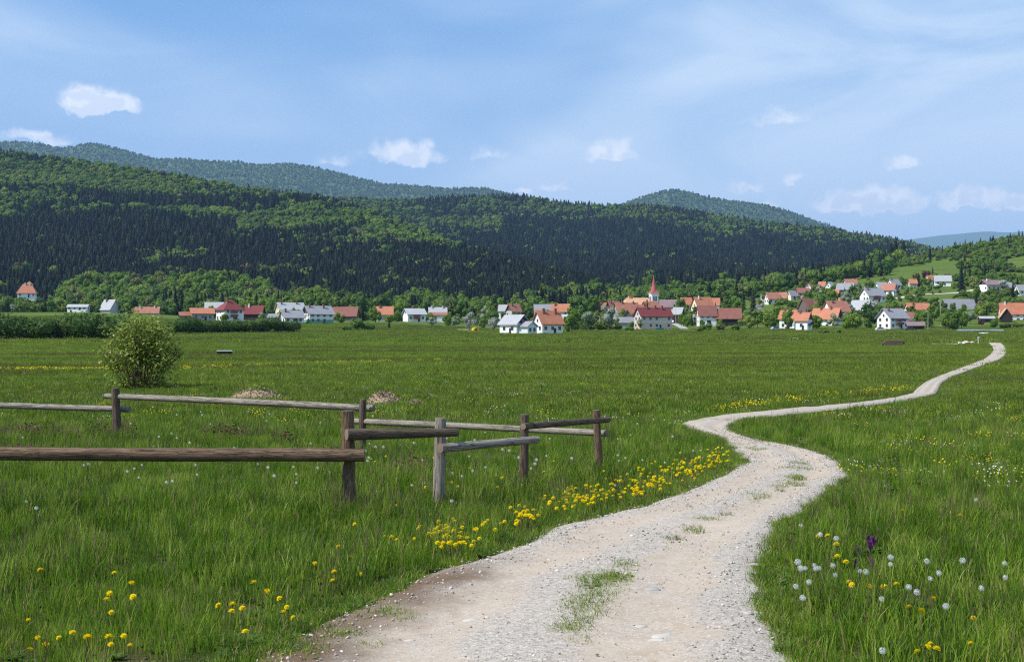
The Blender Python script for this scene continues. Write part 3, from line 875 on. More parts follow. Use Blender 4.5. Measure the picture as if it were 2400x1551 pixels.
def make_path():
    nu = 15
    n = len(PL)
    us = np.linspace(0, 1, nu)
    X = PL2[:, None, 0] * (1 - us) + PR2[:, None, 0] * us
    Y = PL2[:, None, 1] * (1 - us) + PR2[:, None, 1] * us
    arch = np.minimum(1, np.minimum(us, 1 - us) / 0.10)[None, :]
    Z = ground_z(X, Y) + 0.006 + 0.00030 * np.minimum(Y, 300)
    Z = Z + arch * (0.060 - 0.028 * (np.exp(-((us - .27) / .11) ** 2) + np.exp(-((us - .70) / .11) ** 2))[None, :])
    Z = Z + arch * (fbm(X * 2.2, Y * 2.2, 3) - 0.5) * 0.03 * np.minimum(1, 30 / np.maximum(Y, 1))
    V = np.stack([X, Y, Z], -1).reshape(-1, 3)
    a = (np.arange(n - 1)[:, None] * nu + np.arange(nu - 1)[None, :]).ravel()
    Fq = np.stack([a, a + 1, a + nu + 1, a + nu], 1)
    me = np_mesh('path', V, Fq, path_mat(), smooth=True)
    uvl = me.uv_layers.new(name='UVMap')
    li = np.empty(len(me.loops), np.int32); me.loops.foreach_get('vertex_index', li)
    uv = np.stack([np.tile(us, n)[li], (li // nu) * 0.2], 1).astype(np.float32)
    uvl.data.foreach_set('uv', uv.ravel())
    o = link('path', me); tag(o, 'pale gravel farm track winding through the meadow', None, None, 'structure')
make_path()
PATH_POLY = np.concatenate([PL2, PR2[::-1]])

def in_poly(x, y, poly):
    inside = np.zeros(len(x), bool)
    px, py = poly[:, 0], poly[:, 1]
    j = len(poly) - 1
    for i in range(len(poly)):
        c = ((py[i] > y) != (py[j] > y))
        if c.any():
            with np.errstate(divide='ignore', invalid='ignore'):
                xx = (px[j] - px[i]) * (y - py[i]) / (py[j] - py[i]) + px[i]
            inside ^= c & (x < xx)
        j = i
    return inside
def edge_dist(x, y, line):
    d = np.full(len(x), 1e9)
    L2 = line[line[:, 1] < 130][::3]
    for a, b in zip(L2[:-1], L2[1:]):
        ab = b - a; t = np.clip(((x - a[0]) * ab[0] + (y - a[1]) * ab[1]) / max(1e-9, ab @ ab), 0, 1)
        d = np.minimum(d, np.hypot(x - a[0] - t * ab[0], y - a[1] - t * ab[1]))
    return d

# short pale farm roads by the village
def road(name, label, pts, width, mat, lift=0.10):
    P = resample([gp(*p) for p in pts], 40)
    d = np.gradient(P, axis=0); d /= np.linalg.norm(d, axis=1)[:, None]
    nrm = np.stack([-d[:, 1], d[:, 0]], 1)
    w = np.array(width if isinstance(width, (list, tuple)) else [width, width], float)
    w = np.interp(np.linspace(0, 1, len(P)), np.linspace(0, 1, len(w)), w)[:, None]
    us = np.linspace(-.5, .5, 5)
    Q = P[:, None, :] + nrm[:, None, :] * (w * us[None, :])[:, :, None]
    Z = ground_z(Q[..., 0], Q[..., 1]) + lift
    V = np.concatenate([Q, Z[..., None]], -1).reshape(-1, 3)
    a = (np.arange(39)[:, None] * 5 + np.arange(4)[None, :]).ravel()
    me = np_mesh(name, V, np.stack([a, a + 1, a + 6, a + 5], 1), mat, smooth=True)
    o = link(name, me); tag(o, label, None, None, 'structure')
M_ROAD = plain('pale_road_gravel', (.56, .52, .47), 0.95, 0.1, 0.15, 0.8)
M_ASPH = plain('grey_road', (.36, .35, .34), 0.95, 0.1, 0.15, 0.8)
M_TRK = plain('dry_track_grass', (.21, .19, .085), 0.95, 0.1, 0.25, 0.8)
road('road', 'pale farm road curving to the white house with dark gable', [(1262, 784), (1210, 784), (1150, 781), (1105, 777), (1078, 773), (1100, 771)], 5, M_ROAD)
road('road', 'grey village lane running down to the meadow beside the inn', [(1578, 758), (1592, 763), (1604, 770), (1632, 779)], 4, M_ASPH)
road('road', 'pale road along the meadow edge before the right houses', [(2055, 773), (2120, 773.5), (2230, 774), (2350, 775)], 5, M_ROAD)
road('track', 'dry pale wheel track across the far meadow', [(770, 792), (850, 791), (980, 789.5), (1060, 787), (1120, 786)], 3, M_TRK)
road('road', 'yard road before the houses with orange roofs', [(1770, 773), (1820, 773), (1900, 774), (1960, 773)], 6, M_ROAD)
road('road', 'pale lane climbing the right slope below the upper houses', [(2100, 700), (2150, 690), (2230, 688), (2270, 682), (2300, 676)], 4, M_ROAD)
road('track', 'thin wheel track in the far meadow before the inn', [(1390, 782), (1480, 781), (1560, 781.5), (1640, 784)], 2, M_TRK)

# ------------------------------------------------------------------ houses
WIN = {}
def window_mesh(w, h):
    k = (round(w, 1), round(h, 1))
    if k not in WIN:
        mb = MB()
        mb.box(-w / 2 - .1, w / 2 + .1, -.05, .05, -.1, h + .1, 0)
        mb.box(-w / 2, -.03, -.08, .03, 0, h, 1)
        mb.box(.03, w / 2, -.08, .03, 0, h, 1)
        WIN[k] = mb.mesh('window_mesh', [MATS['frame'], MATS['glass']])
    return WIN[k]
CH = {}
def chimney_mesh(white):
    if white not in CH:
        mb = MB()
        mb.box(-.36, .36, -.36, .36, -1.6, .95)
        mb.box(-.46, .46, -.46, .46, .95, 1.1)
        CH[white] = mb.mesh('chimney_mesh', MATS['chimney_w' if white else 'chimney'])
    return CH[white]

HOUSES = []
def house(cx, base, w, h, rot, r, eave, wall, roof, label, cat='house', name='house', Y=None, chim=1, gable=None, hip=False, win=True, extra=(), short=None, wchim=False):
    if Y is None: p = hit(cx, base, 1250)
    else:
        x = (cx - 1200) / F * Y; p = Vector((x, Y, H - (base - HR) * Y / F))
    s = F / p.y
    a = R(rot)
    L = (w / s) / (abs(math.cos(a)) + r * abs(math.sin(a)))
    W = L * r
    hr = h / s; he = hr * eave
    L *= 0.94; W *= 0.94
    o = empty(name, p, a)
    tag(o, label, cat)
    x1, y1 = L / 2, W / 2
    # walls
    mb = MB()
    gm = 1 if gable else 0
    low = -2.5
    if hip:
        mb.box(-x1, x1, -y1, y1, low, he)
    else:
        mb.add([(-x1, -y1, low), (x1, -y1, low), (x1, y1, low), (-x1, y1, low), (-x1, -y1, he), (x1, -y1, he), (x1, y1, he), (-x1, y1, he), (-x1, 0, hr - .15), (x1, 0, hr - .15)],
               [(0, 1, 5, 4), (2, 3, 7, 6), (3, 2, 1, 0), (1, 2, 6, 5), (3, 0, 4, 7)], 0)
        mb.add([(x1, -y1, he), (x1, y1, he), (x1, 0, hr - .15), (-x1, -y1, he), (-x1, y1, he), (-x1, 0, hr - .15)], [(0, 1, 2), (4, 3, 5)], gm)
    link('wall', mb.mesh('wall', [MATS[wall]] + ([MATS[gable]] if gable else [])), o)
    # roof
    ov = min(0.9, 0.07 * W + 0.25); th = 0.28
    mb = MB()
    if hip:
        hx = max(0.0, x1 - y1 * 0.95)
        sl = (hr - he) / max(.1, y1)
        ze = he - ov * sl * 0.9
        X, Yy = x1 + ov, y1 + ov
        lo = [(-X, -Yy, ze), (X, -Yy, ze), (X, Yy, ze), (-X, Yy, ze)]
        up = [(-X, -Yy, ze + .22), (X, -Yy, ze + .22), (X, Yy, ze + .22), (-X, Yy, ze + .22), (-hx - .05, 0, hr + .2), (hx + .05, 0, hr + .2)]
        mb.add(lo + up, [(3, 2, 1, 0), (0, 1, 5, 4), (1, 2, 6, 5), (2, 3, 7, 6), (3, 0, 4, 7), (4, 5, 9, 8), (6, 7, 8, 9), (5, 6, 9), (7, 4, 8)])
    else:
        sl = (hr - he) / max(.1, y1)
        pts = [(-y1 - ov, he - ov * sl), (0, hr), (y1 + ov, he - ov * sl), (y1 + ov, he - ov * sl + th), (0, hr + th), (-y1 - ov, he - ov * sl + th)]
        n = 6; X = x1 + ov
        vs = [(-X, yy, z) for yy, z in pts] + [(X, yy, z) for yy, z in pts]
        fs = [(0, 5, 4, 1), (1, 4, 3, 2), (6, 7, 10, 11), (7, 8, 9, 10)] + [(i, (i + 1) % 6, 6 + (i + 1) % 6, 6 + i) for i in range(6)]
        mb.add(vs, fs)
    ro = link('roof', mb.mesh('roof', MATS[roof]), o)
    rng = random.Random(int(cx * 13 + base))
    for i in range(chim):
        c = link('chimney', chimney_mesh(wchim), ro)
        fx = [(-.35), .3, .05][i % 3] * L * rng.uniform(.6, 1.1) * (0.5 if hip else 1)
        c.location = (fx, -y1 * rng.uniform(.1, .35), hr + .1)
    # windows on the sides turned to the camera
    if win and he > 2.0:
        st = max(1, int((he + .3) // 2.5))
        ww = 1.2; wh = min(1.35, he / st * 0.55)
        wm = window_mesh(ww, wh)
        nrm = ((0, -1), (0, 1), (-1, 0), (1, 0))
        for sx, sy in nrm:
            wx = sx * math.cos(a) - sy * math.sin(a); wy = sx * math.sin(a) + sy * math.cos(a)
            if wx * -p.x + wy * -p.y < 0.12 * p.y: continue
            ln = L if sx == 0 else W
            n = max(1, min(6, int(ln / 2.9)))
            for f in range(st):
                z = he / st * f + he / st * 0.34
                for k in range(n):
                    if rng.random() < 0.12: continue
                    t = (k + .5) / n - .5 + rng.uniform(-.02, .02)
                    wo = link('window', wm, o)
                    if sx == 0: wo.location = (t * ln, sy * (y1 + .02), z); wo.rotation_euler = (0, 0, 0 if sy < 0 else math.pi)
                    else: wo.location = (sx * (x1 + .02), t * ln, z); wo.rotation_euler = (0, 0, -math.pi / 2 if sx < 0 else math.pi / 2)
            if sx != 0 and not hip and hr - he > 2.4:
                wo = link('window', window_mesh(0.9, 1.1), o)
                wo.location = (sx * (x1 + .02), 0, he + .25); wo.rotation_euler = (0, 0, -math.pi / 2 if sx < 0 else math.pi / 2)
        # a door on the long front
        mb = MB(); mb.box(-.5, .5, -.07, .05, 0, 2.05)
        d = link('door', mb.mesh('door', MATS['wood_dark']), o); d.location = (L * 0.12, -y1 - .02, 0.05)
        mb = MB(); mb.box(.32, .42, -.13, -.07, .95, 1.05)
        hd = link('handle', mb.mesh('handle', MATS['frame']), d)
    if 'balcony' in extra:
        mb = MB()
        mb.box(x1, x1 + 1.3, -y1 * .8, y1 * .8, he * .52, he * .52 + .15)
        mb.box(x1 + 1.2, x1 + 1.3, -y1 * .8, y1 * .8, he * .52 + .15, he * .52 + 1.15)
        link('balcony', mb.mesh('balcony', MATS['wood_dark']), o)
    if 'balcony_front' in extra:
        mb = MB()
        for f in (.38, .68):
            mb.box(-L * .22, L * .16, -y1 - 1.2, -y1, he * f, he * f + .14)
            mb.box(-L * .22, L * .16, -y1 - 1.25, -y1 - 1.15, he * f + .14, he * f + 1.0)
        link('balcony', mb.mesh('balcony', MATS['r_brown']), o)
    if 'base_green' in extra:
        mb = MB(); mb.box(-x1 - .04, x1 + .04, -y1 - .04, y1 + .04, low, he * .38)
        link('plinth', mb.mesh('plinth', MATS['w_green']), o)
    if 'base_grey' in extra:
        mb = MB(); mb.box(-x1 - .04, x1 + .04, -y1 - .04, y1 + .04, low, he * .22)
        link('plinth', mb.mesh('plinth', MATS['w_stone']), o)
    if 'band' in extra:
        mb = MB(); mb.box(-x1 - .06, x1 + .06, -y1 - .06, y1 + .06, he * .5, he * .5 + .25)
        link('string_course', mb.mesh('string_course', MATS['frame']), o)
        mb = MB(); mb.box(-x1 - .03, x1 + .03, -y1 - .03, y1 + .03, low, he * .5)
        link('lower_render', mb.mesh('lower_render', MATS['w_pink']), o)
    if 'skirt' in extra:
        mb = MB()
        zs = he * 1.02
        mb.add([(-x1 - .5, -y1 - 2.6, zs - 1.5), (x1 + .5, -y1 - 2.6, zs - 1.5), (x1 + .5, -y1 - .6, zs + .1), (-x1 - .5, -y1 - .6, zs + .1),
                (-x1 - .5, -y1 - 2.6, zs - 1.25), (x1 + .5, -y1 - 2.6, zs - 1.25), (x1 + .5, -y1 - .6, zs + .35), (-x1 - .5, -y1 - .6, zs + .35)],
               [(0, 3, 2, 1), (4, 5, 6, 7), (0, 1, 5, 4), (1, 2, 6, 5), (2, 3, 7, 6), (3, 0, 4, 7)])
        link('lower_roof', mb.mesh('lower_roof', MATS['r_rust']), o)
        mb = MB(); mb.box(-x1, x1, -y1 - 2.2, -y1, low, zs - 1.1)
        link('front_wing', mb.mesh('front_wing', MATS[wall]), o)
    if 'annex' in extra:
        # low gabled porch before the right gable
        mb = MB()
        ax0, ax1, ay = x1, x1 + 4.6, y1 * .72
        mb.add([(ax0, -ay, low), (ax1, -ay, low), (ax1, ay, low), (ax0, ay, low), (ax0, -ay, 2.7), (ax1, -ay, 2.7), (ax1, ay, 2.7), (ax0, ay, 2.7), (ax0, 0, 4.4), (ax1, 0, 4.4)],
               [(0, 1, 5, 4), (2, 3, 7, 6), (1, 2, 6, 9, 5), (3, 0, 4, 8, 7)])
        link('porch', mb.mesh('porch', MATS['w_bluewhite']), o)
        mb = MB()
        for s_ in (-1, 1):
            mb.add([(ax0, 0, 4.45), (ax1 + .5, 0, 4.45), (ax1 + .5, s_ * (ay + .6), 2.45), (ax0, s_ * (ay + .6), 2.45), (ax0, 0, 4.7), (ax1 + .5, 0, 4.7), (ax1 + .5, s_ * (ay + .6), 2.7), (ax0, s_ * (ay + .6), 2.7)],
                   [(0, 1, 2, 3), (7, 6, 5, 4), (0, 4, 5, 1), (1, 5, 6, 2), (2, 6, 7, 3), (3, 7, 4, 0)])
        link('porch_roof', mb.mesh('porch_roof', MATS['r_grey']), o)
        for t in (-.45, .45):
            wo = link('window', window_mesh(1.2, 1.3), o); wo.location = (ax1 + .02, t * ay, .9); wo.rotation_euler = (0, 0, math.pi / 2)
    if 'turret' in extra:
        mb = MB(); mb.tube((x1 * .2, y1 * .6, he * .6), (x1 * .2, y1 * .6, hr * .98), 2.3, 2.3, 12)
        t = link('turret', mb.mesh('turret', MATS['w_white']), o)
        mb = MB(); mb.tube((x1 * .2, y1 * .6, hr * .98), (x1 * .2, y1 * .6, hr * 1.24), 2.8, 0.05, 12)
        link('turret_roof', mb.mesh('turret_roof', MATS['r_orange']), t)
    HOUSES.append((cx, base, w, h, p, short or label))
    return o

# ---- left farms
house(64, 698, 46, 32, 12, .55, .42, 'w_white', 'r_orange', 'white manor with orange hipped roof and round turret at the wood edge', 'manor', 'manor_house', Y=900, hip=True, chim=2, extra=('turret',), short='the turreted manor', wchim=True)
house(184, 727, 52, 13, -4, .3, .6, 'w_white', 'r_lightgrey', 'long low white shed with pale roof on the grassy crest', 'shed', 'shed', Y=730, chim=0, short='the long pale shed')
house(258, 732, 46, 29, -30, .9, .30, 'w_grey', 'r_lightgrey', 'barn with steep light grey roof reaching low on the crest', 'barn', 'barn', Y=720, chim=1, win=False, short='the steep grey barn')
house(346, 738, 58, 18, 4, .5, .3, 'w_grey', 'r_rust', 'low building with dusty red roof half sunk behind the crest', 'house', 'house', Y=730, chim=2, win=False, short='the sunken red roof', wchim=True)
house(502, 742, 46, 33, 12, .6, .55, 'w_white', 'r_lightgrey', 'barn with whitish roof behind the red hip-roofed house', 'barn', 'barn', Y=680, chim=0, win=False, short='the whitish barn')
house(473, 752, 62, 29, 24, .6, .62, 'w_stone', 'r_orange', 'grey stone farm building with orange roof left of the red hip roof', 'barn', 'barn', chim=0, short='the grey stone farm')
house(438, 751, 40, 19, 24, .6, .62, 'wood_grey', 'r_rust', 'low shed with faded red roof at the end of the stone farm', 'shed', 'shed', chim=0, win=False, short='the faded shed')
house(539, 753, 70, 50, 38, .95, .58, 'w_white', 'r_red', 'tall white house with dark red pyramid roof and balconies', 'house', 'house', hip=True, chim=1, extra=('balcony_front',), short='the red pyramid roof')
house(597, 750, 46, 33, -6, .6, .5, 'wood_dark', 'r_red', 'dark barn with red roof right of the white pyramid-roofed house', 'barn', 'barn', Y=640, chim=1, win=False, short='the red-roofed barn', wchim=True)
house(640, 752, 34, 16, 10, .6, .5, 'w_grey', 'r_grey', 'small low shed with grey roof left of the grey garage', 'shed', 'shed', Y=640, chim=0, win=False, short='the small grey shed')
house(680, 750, 74, 40, 30, .62, .62, 'w_yellow', 'r_lightgrey', 'pale yellow house with light grey roof behind the grey garage', 'house', 'house', Y=690, chim=2, short='the pale yellow house')
house(684, 758, 62, 29, 30, .75, .50, 'w_white', 'r_grey', 'small white house with plain grey roof before the yellow house', 'house', 'house', chim=1, short='the small white house')
house(745, 758, 78, 40, 32, .72, .58, 'w_white', 'r_grey', 'white house with grey roof and green painted base', 'house', 'house', chim=2, extra=('base_green',), gable='wood_dark', short='the green-based house')
house(810, 752, 64, 32, -8, .5, .42, 'wood_grey', 'r_brown', 'long barn with dark red-brown roof right of the green-based house', 'barn', 'barn', Y=660, chim=0, win=False, short='the long brown barn')
house(901, 752, 42, 33, 6, .8, .5, 'w_grey', 'r_orange', 'house with orange roof half hidden by trees left of the white villa', 'house', 'house', Y=660, chim=1, short='the hidden orange roof')
house(971, 754, 58, 30, 26, .75, .6, 'w_white', 'r_lightgrey', 'white villa with light grey roof and terrace on the meadow rise', 'house', 'house', chim=0, extra=('balcony_front',), short='the white villa')
house(1026, 754, 44, 33, 6, .55, .62, 'w_white', 'r_lightgrey', 'white house with grey upper roof and red lower roof', 'house', 'house', chim=2, extra=('skirt',), short='the two-coloured roof', wchim=True)
# ---- centre
house(1140, 740, 54, 22, 0, .4, .55, 'w_white', 'r_lightgrey', 'long white building glimpsed over trees above the farm road', 'house', 'house', Y=820, chim=1, short='the long white building', wchim=True)
house(1184, 742, 32, 27, -10, .7, .55, 'w_white', 'r_lightgrey', 'small white house with light grey roof beside a red gabled roof', 'house', 'house', Y=780, chim=0, short='the light grey roof')
house(1204, 744, 38, 31, 38, .8, .5, 'w_grey', 'r_rust', 'house with dark gable and red roof above the white farmhouse', 'house', 'house', Y=760, chim=1, gable='wood_dark', short='the red gabled house')
house(1271, 752, 40, 38, 4, .6, .62, 'w_stone', 'r_grey', 'stone house with grey roof and red lower roof behind the orange one', 'house', 'house', Y=720, chim=0, extra=('skirt',), win=False, short='the grey and red roof')
house(1314, 752, 48, 39, -14, .6, .6, 'w_white', 'r_orange', 'white house with orange roof behind trees right of the orange steep roof', 'house', 'house', Y=740, chim=1, short='the orange roof in the trees')
house(1206, 782, 74, 43, -42, .85, .56, 'w_white', 'r_lightgrey', 'white farmhouse with dark boarded gable and low front porch', 'house', 'house', chim=0, gable='wood_dark', extra=('annex',), short='the dark-gabled farmhouse')
house(1284, 782, 74, 52, 30, .75, .50, 'w_white', 'r_orange', 'white house with bright orange roof standing at the meadow edge', 'house', 'house', chim=2, short='the bright orange roof')
house(1416, 738, 26, 28, 0, .8, .5, 'w_pink', 'r_orange', 'small house with orange roof at the left end of the roof cluster', 'house', 'house', Y=800, chim=1, win=False, short='the first clustered roof')
house(1438, 742, 40, 36, 34, .7, .5, 'w_grey', 'r_rust', 'house with dark gable and orange-red roof left of the old tiled roof', 'house', 'house', Y=790, chim=1, gable='wood_dark', short='the dark-gabled cluster house')
house(1468, 748, 62, 38, 12, .8, .35, 'w_grey', 'r_rust', 'big old farmhouse with broad mottled tile roof left of the inn', 'house', 'house', Y=730, chim=2, short='the mottled tile roof')
house(1471, 754, 26, 27, 84, 1.2, .45, 'wood_grey', 'r_rust', 'small barn with weathered boarded gable left of the inn', 'barn', 'barn', Y=690, chim=0, win=False, short='the boarded gable')
house(1524, 745, 50, 38, 32, .8, .45, 'w_grey', 'r_orange', 'house with smooth bright orange roof and grey gable before the church tower', 'house', 'house', Y=780, chim=1, gable='w_grey', short='the smooth orange roof')
house(1520, 748, 58, 33, 12, .6, .4, 'w_grey', 'r_rust', 'low house with brownish roof between the inn and the church', 'house', 'house', Y=710, chim=1, win=False, short='the brownish low roof')
house(1566, 732, 42, 29, -8, .6, .5, 'w_white', 'r_purple', 'white house with dull purple roof right of the church tower', 'house', 'house', Y=820, chim=0, short='the dull purple roof')
house(1531, 771, 94, 49, 22, .42, .64, 'w_lilac', 'r_red', 'two-storey inn with dark red roof and pinkish lower front', 'inn', 'inn', chim=3, extra=('band',), short='the inn')
house(1466, 768, 58, 24, 3, .4, .55, 'w_grey', 'r_grey', 'long low shed with flat grey roof left of the inn', 'shed', 'shed', chim=0, win=False, short='the flat grey shed')
house(1590, 748, 30, 27, -32, .8, .5, 'wood_dark', 'r_lightgrey', 'shed with pale grey roof just right of the inn', 'shed', 'shed', Y=690, chim=0, win=False, short='the pale grey shed')
house(1608, 726, 24, 28, 0, .8, .5, 'w_white', 'r_orange', 'small house with light orange roof left of the large orange farmhouse', 'house', 'house', Y=840, chim=0, win=False, short='the light orange roof')
house(1646, 736, 54, 39, 24, .7, .45, 'w_cream', 'r_orange', 'large farmhouse with orange roof and white chimney right of the church', 'house', 'house', Y=790, chim=1, short='the large orange farmhouse', wchim=True)
house(1676, 728, 24, 29, -12, .8, .5, 'w_white', 'r_orange', 'house with short orange roof right of the large orange farmhouse', 'house', 'house', Y=830, chim=0, short='the short orange roof')
house(1656, 760, 46, 43, 6, .6, .52, 'w_white', 'r_brown', 'white house with red-brown roof at the village lane', 'house', 'house', Y=640, chim=0, short='the red-brown roof')
house(1707, 759, 62, 36, -8, .55, .42, 'wood_dark', 'r_brown', 'long dark wooden barn with deep brown roof at the village lane', 'barn', 'barn', Y=640, chim=0, win=False, short='the dark wooden barn')
house(1642, 761, 42, 23, 2, .6, .5, 'wood_dark', 'r_grey', 'wooden shed with weathered grey roof before the white house', 'shed', 'shed', chim=0, win=False, short='the weathered shed')
house(1736, 760, 34, 18, -30, .8, .5, 'wood_grey', 'r_pale', 'small open shed with pale orange roof beside the dark barn', 'shed', 'shed', chim=0, win=False, short='the pale orange shed')
# ---- right
house(1850, 770, 50, 42, -36, .8, .60, 'w_white', 'r_orange', 'white house with orange roof and balcony, left of the twin gables', 'house', 'house', chim=1, gable='wood_dark', extra=('balcony',), short='the left twin gable')
house(1884, 774, 42, 41, -38, .9, .60, 'w_white', 'r_orange', 'white house with orange roof and dark balcony, right of the twin gables', 'house', 'house', chim=1, gable='wood_dark', extra=('balcony',), short='the right twin gable')
house(1938, 770, 78, 47, -32, .8, .52, 'w_white', 'r_orange', 'large white house with broad orange roof behind blossoming garden trees', 'house', 'house', Y=625, chim=2, gable='wood_dark', short='the broad orange roof')
house(1960, 748, 64, 42, 20, .65, .48, 'w_white', 'r_rust', 'white house with rusty roof and triangular gable behind the broad orange roof', 'house', 'house', Y=700, chim=1, short='the triangular gable')
house(1891, 738, 46, 38, 42, .8, .4, 'wood_grey', 'r_rust', 'old barn with boarded gable and rusty roof above the twin gables', 'barn', 'barn', Y=730, chim=0, win=False, short='the old boarded barn')
house(1922, 735, 30, 30, 0, .7, .5, 'w_grey', 'r_brown', 'small house with brown roof right of the old boarded barn', 'house', 'house', Y=760, chim=0, win=False, short='the small brown roof')
house(1977, 726, 28, 28, -40, .8, .5, 'w_white', 'r_orange', 'house with orange roof and white gable above the triangular gable', 'house', 'house', Y=780, chim=0, short='the high orange gable')
house(2018, 742, 52, 38, -36, .8, .45, 'wood_grey', 'r_lightgrey', 'big wooden barn with light grey roof in the middle of the right slope', 'barn', 'barn', Y=720, chim=0, win=False, short='the big grey barn')
house(2045, 708, 60, 32, 22, .7, .5, 'w_white', 'r_grey', 'white house with wide grey roof high above the big wooden barn', 'house', 'house', chim=1, extra=('balcony_front',), short='the wide grey roof')
house(1810, 712, 36, 26, 14, .7, .5, 'w_white', 'r_rust', 'house with pinkish red roof at the left foot of the slope', 'house', 'house', chim=0, short='the pinkish red roof')
house(1832, 709, 28, 24, -20, .8, .5, 'w_cream', 'r_rust', 'house with bright red-orange roof right of the pinkish one', 'house', 'house', chim=0, short='the red-orange roof')
house(1791, 706, 15, 20, 0, .8, .5, 'w_white', 'r_lightgrey', 'tiny white house with pale roof above the dark spruce', 'house', 'house', chim=0, short='the tiny white house')
house(1856, 704, 26, 22, 30, .8, .5, 'w_cream', 'r_grey', 'cream house with grey roof halfway between red roofs', 'house', 'house', chim=0, short='the cream house')
house(1882, 697, 30, 22, -6, .8, .55, 'w_pink', 'r_brown', 'house with flat dark brown roof above the cream house', 'house', 'house', chim=0, short='the flat brown roof')
house(1896, 684, 20, 20, 60, .9, .55, 'w_white', 'r_orange', 'narrow white house with steep orange roof at the wood edge', 'house', 'house', chim=0, short='the narrow white house')
house(1927, 682, 20, 21, -30, .8, .5, 'w_white', 'r_orange', 'house with orange roof just left of the white double gable', 'house', 'house', chim=0, short='the upper orange roof')
house(1946, 684, 30, 23, 50, .9, .5, 'w_white', 'r_lightgrey', 'white gabled house with light roof high on the left slope', 'house', 'house', chim=0, short='the white upper gable')
house(1982, 688, 46, 24, -26, .7, .45, 'wood_grey', 'r_grey', 'wide barn with grey roof high on the slope', 'barn', 'barn', chim=0, win=False, short='the wide upper barn')
house(1993, 673, 30, 18, 5, .7, .5, 'w_grey', 'r_rust', 'topmost house with dusty red roof above the wide grey barn', 'house', 'house', chim=0, win=False, short='the topmost dusty roof')
house(1960, 697, 18, 18, -30, .9, .5, 'w_white', 'r_orange', 'small house with vivid orange roof below the wide grey barn', 'house', 'house', chim=0, short='the vivid orange roof')
house(2036, 680, 24, 20, 40, .8, .5, 'w_white', 'r_lightgrey', 'small white house with light grey roof right of the wide upper barn', 'house', 'house', chim=0, short='the small upper house')
house(2066, 689, 32, 27, 20, .7, .45, 'w_white', 'r_lightgrey', 'house with nearly white roof left of the red upper roofs', 'house', 'house', chim=0, short='the nearly white roof')
house(2084, 692, 38, 27, -34, .8, .5, 'w_white', 'r_rust', 'house with red roof and white gable among the upper houses', 'house', 'house', chim=0, short='the upper red roof')
house(2095, 678, 36, 23, 30, .7, .5, 'w_white', 'r_grey', 'highest white house with grey roof below the hillside meadow', 'house', 'house', chim=1, short='the highest grey roof')
house(2139, 672, 18, 17, 0, .8, .5, 'w_grey', 'r_orange', 'small house with orange roof left of the lone spruce', 'house', 'house', chim=0, win=False, short='the small orange roof')
house(2181, 666, 26, 20, 20, .8, .5, 'w_white', 'r_orange', 'house with orange roof under the copper tree on the slope', 'house', 'house', chim=0, short='the copper tree house')
house(2209, 670, 42, 24, -14, .7, .5, 'w_white', 'r_lightgrey', 'house with whitish roof on the hillside below the meadow', 'house', 'house', chim=0, short='the whitish hillside roof')
house(2324, 683, 58, 26, 16, .65, .60, 'w_white', 'r_purple', 'white two-storey house with purple-brown roof at the upper right', 'house', 'house', chim=1, gable='wood_dark', short='the purple-brown roof', wchim=True)
house(2362, 684, 30, 22, 30, .8, .5, 'w_pink', 'r_lightgrey', 'pink house with white roof beside the purple-brown roofed house', 'house', 'house', chim=0, short='the pink house')
house(2395, 692, 34, 24, 10, .8, .5, 'w_white', 'r_grey', 'white house cut by the picture edge at the upper right', 'house', 'house', chim=0, short='the edge house')
house(2150, 738, 58, 27, 6, .5, .5, 'w_white', 'r_orange', 'long low house with orange roof above the white house with carport', 'house', 'house', Y=720, chim=1, short='the long orange roof')
house(2246, 744, 82, 42, 10, .5, .42, 'wood_dark', 'r_grey', 'large barn with plain grey roof behind the round garden trees', 'barn', 'barn', Y=730, chim=0, win=False, short='the large grey barn')
house(2092, 771, 74, 47, 28, .75, .58, 'w_white', 'r_grey', 'white house with grey roof and brick chimney near the right road', 'house', 'house', chim=1, extra=('balcony_front',), short='the carport house')
house(2131, 766, 24, 34, 10, .8, .55, 'w_white', 'r_rust', 'narrow red-roofed wing right of the white house with brick chimney', 'house', 'house', Y=640, chim=0, short='the red wing')
house(2145, 773, 42, 18, -8, .6, .6, 'wood_dark', 'r_purple', 'dark open carport with flat brown roof by the right road', 'carport', 'carport', chim=0, win=False, short='the carport')
house(2374, 756, 66, 45, -10, .6, .5, 'w_white', 'r_orange', 'white house with orange roof at the right picture edge', 'house', 'house', Y=650, chim=1, short='the right edge orange roof', wchim=True)
house(2357, 757, 30, 34, 78, 1.1, .5, 'wood_dark', 'r_pale', 'dark wooden gable with pale tiles before the right edge house', 'house', 'house', Y=630, chim=0, win=False, short='the dark wooden gable')
house(2312, 755, 36, 13, -2, .4, .7, 'wood_dark', 'r_lightgrey', 'low woodshed with pale flat roof near the right edge', 'shed', 'shed', chim=0, win=False, short='the woodshed')

